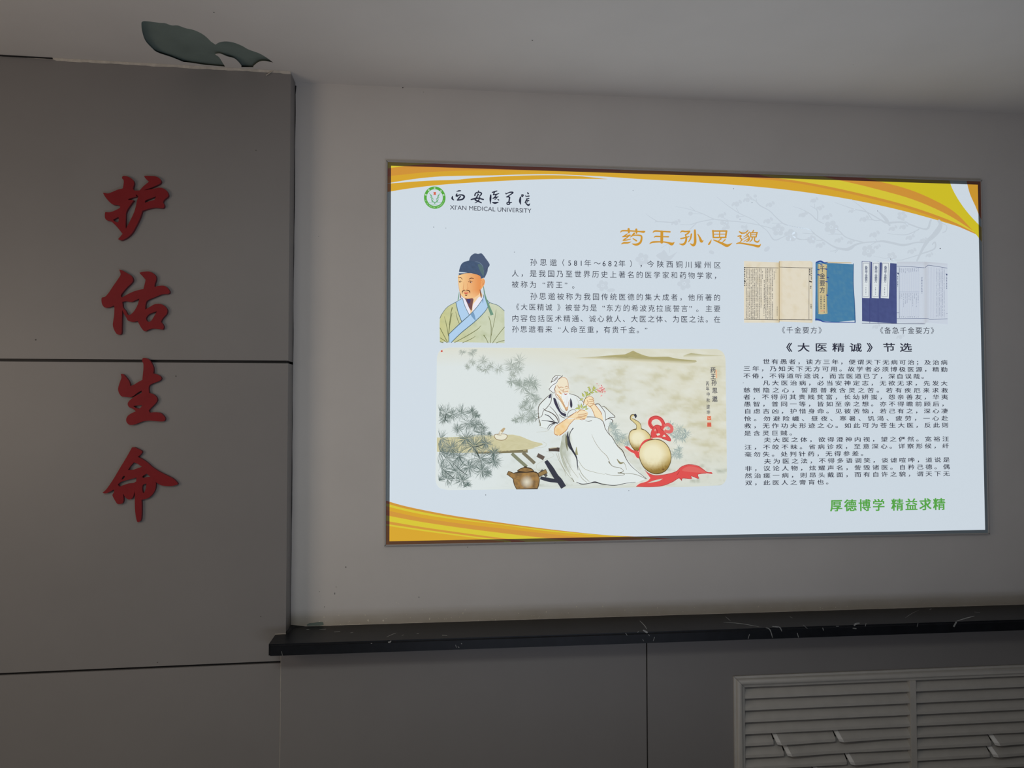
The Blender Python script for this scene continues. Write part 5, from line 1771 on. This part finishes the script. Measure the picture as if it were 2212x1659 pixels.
# arms and hands
SKA, SKL = S(241, 216, 168), S(176, 112, 62)
a.up()
arm1 = lambda x, y: mixc(S(236, 196, 132), S(243, 224, 186), max(0, min(1, fbm(x * 0.1, y * 0.1, 2, 3.0) + 0.6 + (915 - y) / 60)))
fillgrid(a, corner_smooth(Q3([(556, 850), (575, 810), (640, 760), (740, 690), (830, 625), (870, 600), (930, 605), (972, 640), (965, 670), (940, 715), (880, 725), (812, 712), (740, 790), (700, 855), (640, 915), (600, 918), (562, 900)]), 3), arm1, 2.5)
fillgrid(a, corner_smooth(Q3([(920, 500), (945, 455), (1000, 430), (1040, 460), (1050, 520), (1085, 570), (1125, 620), (1150, 680), (1160, 740, 1), (1110, 700), (1060, 690), (1015, 590), (950, 545)]), 3), arm1, 2.5)
a.up()
for pts, w in (([(556, 850), (575, 805), (640, 760), (740, 690), (830, 625)], [6, 7, 6, 6, 5]), ([(556, 850), (560, 900), (600, 918)], [6, 6, 8]), ([(620, 920), (700, 860), (740, 790), (812, 710)], [8, 7, 6, 5]), ([(840, 640), (880, 605), (935, 610)], [5, 6, 5]), ([(850, 660), (920, 655), (970, 640)], [4, 5, 5]),
               ([(845, 680), (920, 680), (965, 662)], [5, 6, 5]), ([(820, 705), (880, 700), (940, 715)], [5, 6, 6]), ([(870, 720), (900, 726), (935, 718)], 5), ([(920, 540), (922, 495), (950, 455), (1000, 432)], [6, 6, 6, 5]), ([(1000, 432), (1035, 455), (1030, 470), (985, 470)], [5, 6, 5, 4]), ([(1030, 470), (1042, 490), (980, 500)], [5, 6, 4]),
               ([(1040, 495), (1045, 520), (990, 525)], [5, 6, 4]), ([(950, 545), (975, 520), (960, 480)], [6, 6, 4]), ([(975, 545), (1000, 560), (1045, 530)], [5, 7, 5]), ([(1000, 560), (1030, 610), (1060, 690)], [5, 6, 5]), ([(1045, 525), (1085, 570), (1130, 630), (1140, 660)], [6, 7, 7, 9])):
    sq(Q3, pts, w, SKL)
# sprig
LEAF, LEAFD = S(196, 202, 108), S(112, 124, 60)


def leaf(x, y, l, ang):
    c, s = math.cos(ang), math.sin(ang)
    for k, col in ((1.0, LEAFD), (0.72, LEAF)):
        a.poly(Q3([(x, y), (x + l * 0.45 * c - l * 0.2 * k * s, y + l * 0.45 * s + l * 0.2 * k * c), (x + l * c * (0.6 + 0.4 * k), y + l * s * (0.6 + 0.4 * k)), (x + l * 0.45 * c + l * 0.2 * k * s, y + l * 0.45 * s - l * 0.2 * k * c)]), col)
        a.up()


sq(Q3, [(900, 590), (945, 450), (1010, 385), (1090, 345)], [4, 6, 6, 4], LEAFD)
for x, y, l, g in ((930, 450, 70, -2.1), (945, 440, 70, -1.2), (960, 425, 60, -0.4), (975, 410, 65, -2.5), (1000, 395, 55, -0.2), (1005, 390, 75, -1.9), (1020, 380, 60, -0.9), (1040, 370, 70, -1.5), (1050, 365, 50, 0.6), (1070, 350, 45, -2.2), (915, 460, 60, 2.6), (1000, 320, 40, 2.9),
                  (880, 600, 60, -2.6), (890, 590, 70, -1.6), (905, 590, 60, -0.8), (870, 585, 60, -2.0), (930, 600, 50, -0.3), (855, 580, 50, 2.9), (940, 590, 50, -1.2)):
    leaf(x, y, l, g)
for i in range(46):
    x, y = 1130 + rp.gauss(0, 24), 352 + rp.gauss(0, 24)
    a.ell(*Q3([(x, y)])[0], rp.uniform(0.7, 1.5), rp.uniform(0.6, 1.2), rp.choice([S(226, 112, 118), S(238, 150, 152), S(208, 92, 104)]), 7)
# head
a.up()
bq(Q3, [(566, 330), (590, 260), (610, 225), (660, 203), (700, 215), (720, 250), (728, 310), (738, 350), (730, 392), (690, 410), (640, 415), (600, 400), (570, 380)], S(239, 228, 202))
bq(Q3, [(585, 400, 1), (640, 440), (690, 560, 1), (722, 555), (722, 590), (690, 598), (640, 520)], S(238, 216, 178))
a.up()
bq(Q3, [(648, 405, 1), (680, 392), (722, 398), (742, 430), (745, 470), (735, 520), (720, 560), (700, 572), (685, 540), (668, 490), (652, 450)], S(236, 240, 240))
bq(Q3, [(524, 262), (548, 205), (580, 180), (620, 188), (658, 182), (610, 225), (596, 262), (572, 300), (568, 350, 1), (550, 395, 1), (488, 350, 1), (520, 300)], S(233, 238, 238))
bq(Q3, [(720, 600, 1), (700, 612), (688, 600), (690, 575), (718, 565)], S(226, 190, 150))
a.up()
FC = S(184, 118, 74)
for pts, w, c in (([(488, 350), (530, 300), (580, 268), (605, 225), (660, 180)], [7, 6, 6, 6, 8], LB), ([(520, 265), (535, 215), (580, 178), (640, 185)], [8, 7, 7, 5], LB), ([(510, 262), (560, 240), (600, 200)], [6, 7, 5], LB), ([(545, 235), (580, 205), (600, 188)], [4, 6, 4], LB), ([(488, 350), (540, 392), (552, 396)], [6, 6, 4], LB), ([(552, 396), (560, 340), (575, 300)], [4, 5, 5], LB),
                  ([(605, 228), (655, 202), (700, 215), (722, 260), (728, 310), (738, 350)], [4, 5, 5, 5, 5, 4], FC), ([(612, 340), (635, 322), (668, 330)], [4, 7, 4], FC), ([(625, 352), (650, 360), (672, 352)], [3, 5, 3], FC), ([(685, 325), (705, 310), (724, 325)], [4, 7, 4], FC), ([(690, 335), (708, 340), (724, 332)], [3, 5, 3], FC),
                  ([(590, 300), (615, 330)], [3, 8], FC), ([(680, 345), (660, 372), (672, 382), (700, 378)], [4, 5, 6, 5], FC), ([(700, 378), (718, 372), (725, 382)], [5, 6, 4], S(210, 130, 90)), ([(610, 370), (630, 395), (645, 408)], [6, 12, 5], S(214, 150, 100)), ([(675, 402), (695, 412), (715, 402)], [5, 14, 4], S(178, 92, 80)),
                  ([(570, 380), (590, 420), (640, 480), (690, 560)], [5, 7, 6, 6], FC), ([(560, 380), (580, 440), (640, 500), (688, 575), (712, 600)], [3, 6, 5, 6, 5], S(150, 100, 60)), ([(722, 590), (724, 560), (740, 480)], [4, 5, 4], FC), ([(686, 596), (705, 612), (722, 594)], [5, 6, 5], S(150, 90, 50)), ([(668, 470), (690, 540)], 2, S(190, 190, 186)), ([(700, 440), (706, 540)], 2, S(200, 200, 196)), ([(722, 430), (718, 520)], 2, S(196, 196, 192)), ([(652, 410), (640, 440), (652, 470)], [3, 4, 3], S(206, 196, 176)),
                  ([(575, 300), (562, 350), (575, 385)], [4, 6, 5], FC)):
    sq(Q3, pts, w, c)
for pts in ([(540, 455, 1), (570, 465), (600, 540), (640, 625), (700, 655), (692, 688, 1), (640, 660), (590, 590), (555, 520)], [(752, 455, 1), (770, 490), (778, 550), (762, 585, 1), (748, 540)], [(480, 452, 1), (500, 415), (518, 404), (512, 450), (496, 458)]):
    bq(Q3, pts, S(64, 62, 80))
# pine behind the gourds
GN = S(140, 158, 154)
for cx, cyy, r in ((390, 940, 85), (360, 900, 60), (470, 1020, 78), (430, 1065, 68), (520, 1095, 55), (400, 1000, 60), (990, 905, 70), (1080, 945, 85), (1160, 985, 75), (1060, 1030, 85), (1130, 1040, 60), (1080, 1160, 65), (1040, 1210, 68), (1090, 1230, 50), (1000, 980, 60)):
    p = Q2([(cx, cyy)])[0]
    needles(p[0], p[1], r / 5.027, GN, 56, 0.6)
a.up()
# gourds
GL1, GL2, GL3 = S(238, 232, 198), S(214, 190, 118), S(150, 122, 62)
GE = S(96, 78, 42)
RD, RDD = S(222, 84, 82), S(150, 50, 52)


def gourd(cxp, cyp, R):
    def f(x, y):
        d = math.hypot((x - cxp), (y - cyp)) / R
        e_ = max(0, (d - 0.45) / 0.55)
        lo = max(0, (y - cyp) / R)
        c = mixc(GL1, GL2, e_ * 0.8 + 0.25 * lo)
        return mixc(c, GL3, max(0, e_ * lo * 1.3 + fbm(x * 0.25, y * 0.2, 3, 5.0) * 0.7 * lo))
    return f


p = Q2([(640, 1040)])[0]
sq(Q2, [(650, 950), (645, 890), (600, 850), (566, 825), (575, 790), (612, 790)], [62, 50, 36, 26, 22, 20], GE)
a.up()
sq(Q2, [(650, 950), (645, 890), (602, 852), (570, 826), (578, 794), (610, 792)], [52, 40, 26, 17, 13, 11], S(220, 204, 146))
bq(Q2, [(596, 782), (618, 775), (628, 800), (615, 822), (606, 805)], S(60, 62, 74))
bq(Q2, [(540, 1010), (560, 960), (610, 935), (690, 936), (750, 975), (782, 1030), (740, 1080), (690, 1130), (640, 1176), (610, 1176), (570, 1130), (545, 1070)], GE)
a.up()
fillgrid(a, corner_smooth(Q2([(546, 1010), (566, 964), (612, 941), (690, 942), (745, 980), (776, 1030), (734, 1076), (686, 1126), (638, 1168), (612, 1168), (576, 1128), (551, 1070)]), 3), gourd(p[0], p[1], 24), 2.6)
a.up()
# ribbon behind the big gourd
bq(Q2, [(492, 1128, 1), (530, 1128), (580, 1165), (640, 1180), (655, 1260, 1), (625, 1245), (600, 1205), (560, 1185), (520, 1155)], RD)
sq(Q2, [(800, 1045), (720, 1075), (675, 1140), (650, 1230)], [16, 34, 36, 24], RD)
sq(Q2, [(800, 930), (768, 880), (785, 830), (840, 812), (890, 835), (918, 890), (900, 930)], [40, 38, 40, 38, 38, 38, 36], RD)
sq(Q2, [(925, 905), (965, 890), (1005, 920), (1000, 962), (955, 968), (930, 950)], [28, 38, 34, 36, 34, 28], S(226, 110, 106))
bq(Q2, [(785, 960), (810, 910), (850, 892), (900, 915), (930, 975), (975, 1015), (998, 1050), (985, 1072), (900, 1040), (850, 1030), (790, 1035), (778, 1000)], RD)
a.up()
for q in ([(838, 990, 1), (870, 985), (880, 1000), (850, 1010)], [(905, 1020, 1), (925, 1000), (940, 1022)], [(820, 945, 1), (830, 940), (826, 965)]):
    bq(Q2, q, S(222, 224, 206))
for pts in ([(800, 930), (768, 880), (785, 815), (840, 798), (905, 830), (935, 890)], [(790, 1035), (780, 985), (810, 915), (850, 895), (905, 915)], [(830, 920), (850, 960), (840, 1020)], [(930, 975), (985, 1030), (990, 1070), (900, 1040)], [(885, 900), (890, 940), (920, 960)]):
    sq(Q2, pts, 4, RDD)
p = Q2([(800, 1215)])[0]
bq(Q2, [(828, 1046), (910, 1068), (975, 1135), (1003, 1230), (990, 1320), (940, 1395), (860, 1428), (780, 1415), (705, 1360), (662, 1280), (648, 1200), (672, 1120), (740, 1065)], GE)
a.up()
fillgrid(a, corner_smooth(Q2([(828, 1052), (906, 1074), (969, 1138), (996, 1230), (984, 1317), (936, 1389), (858, 1421), (783, 1408), (711, 1355), (669, 1278), (655, 1200), (678, 1124), (742, 1071)]), 3), gourd(p[0], p[1], 38), 2.6)
a.ell(*Q2([(915, 1375)])[0], 2.6, 2.0, S(120, 90, 46), 10)
sq(Q2, [(745, 1060), (690, 1100), (655, 1170), (652, 1240)], [8, 13, 12, 8], RD)
bq(Q2, [(715, 1385, 1), (760, 1420), (830, 1440), (930, 1430), (1050, 1400), (1110, 1350), (1190, 1325), (1290, 1340), (1350, 1375), (1390, 1405), (1438, 1405, 1), (1446, 1425), (1380, 1418), (1290, 1430, 1), (1298, 1475, 1), (1215, 1448, 1), (1222, 1478, 1), (1120, 1472, 1), (1115, 1500, 1), (1085, 1470, 1), (1010, 1515), (900, 1555), (760, 1566), (618, 1562, 1), (660, 1530), (740, 1505), (775, 1470, 1)], RD)
a.up()
bq(Q2, [(740, 1525, 1), (820, 1495), (910, 1475, 1), (860, 1505)], S(206, 212, 198))
bq(Q2, [(1120, 1390), (1180, 1345), (1280, 1355), (1380, 1408), (1280, 1410)], S(224, 106, 100))
for pts in ([(715, 1385), (760, 1420), (830, 1442), (930, 1432), (1050, 1400), (1110, 1348), (1190, 1323), (1290, 1338), (1380, 1400), (1446, 1424)], [(620, 1562), (760, 1566), (900, 1555), (1010, 1515), (1085, 1470), (1115, 1500)], [(1115, 1500), (1125, 1472), (1222, 1478), (1216, 1448), (1298, 1475), (1290, 1430), (1380, 1418)], [(1090, 1400), (1060, 1440)]):
    sq(Q2, pts, 4, RDD)
# inscription and seals
for i, ch in enumerate('药王孙思邈'):
    q = Q2([((1454, 1456, 1466, 1474, 1474)[i], (298, 368, 436, 520, 612)[i])])[0]
    line(a, ch, q[0], q[1], q[0], q[1], 12.0, 13.5, S(56, 58, 76), 0.012)
for i, ch in enumerate('丙年中秋建坤'):
    q = Q2([((1394, 1396, 1402, 1402, 1402, 1404)[i], (446, 500, 562, 625, 698, 758)[i])])[0]
    line(a, ch, q[0], q[1], q[0], q[1], 7.8, 10.5, S(66, 68, 84), 0.008)
for q, c in (([(1390, 800), (1432, 798), (1434, 840), (1392, 842)], S(222, 116, 84)), ([(1392, 868), (1434, 868), (1436, 914), (1390, 914)], S(216, 104, 82)), ([(1480, 298), (1496, 296), (1500, 385), (1484, 388)], S(232, 186, 150))):
    a.poly(Q2(q), c)
a.up()
sq(Q2, [(1398, 812), (1412, 830), (1426, 815)], 5, S(236, 200, 170))
sq(Q2, [(1400, 885), (1428, 888)], 3, S(190, 70, 60))
a.poly(Q1([(112, 90), (128, 80), (132, 102), (112, 104)]), S(206, 70, 56))
a.build('landscape_painting', sheet, 'painting of a white-robed old man with pine, teapot and gourds')

# tiny specks stuck to the sheet
a = Art(30)
for x, y, r in ((937, 491, 1.0), (1584, 408, 0.9), (1624, 438, 0.9), (2030, 537, 1.3), (1049, 1069, 1.0), (1358, 1060, 0.9), (963, 493, 0.7), (1111, 545, 0.8), (1367, 412, 0.7), (1598, 474, 0.8), (1923, 560, 1.0), (1605, 827, 0.8), (1895, 456, 0.8)):
    a.ell(x, y, r, r * 0.9, S(70, 74, 84), 8)
a.build('dust_speck', sheet)
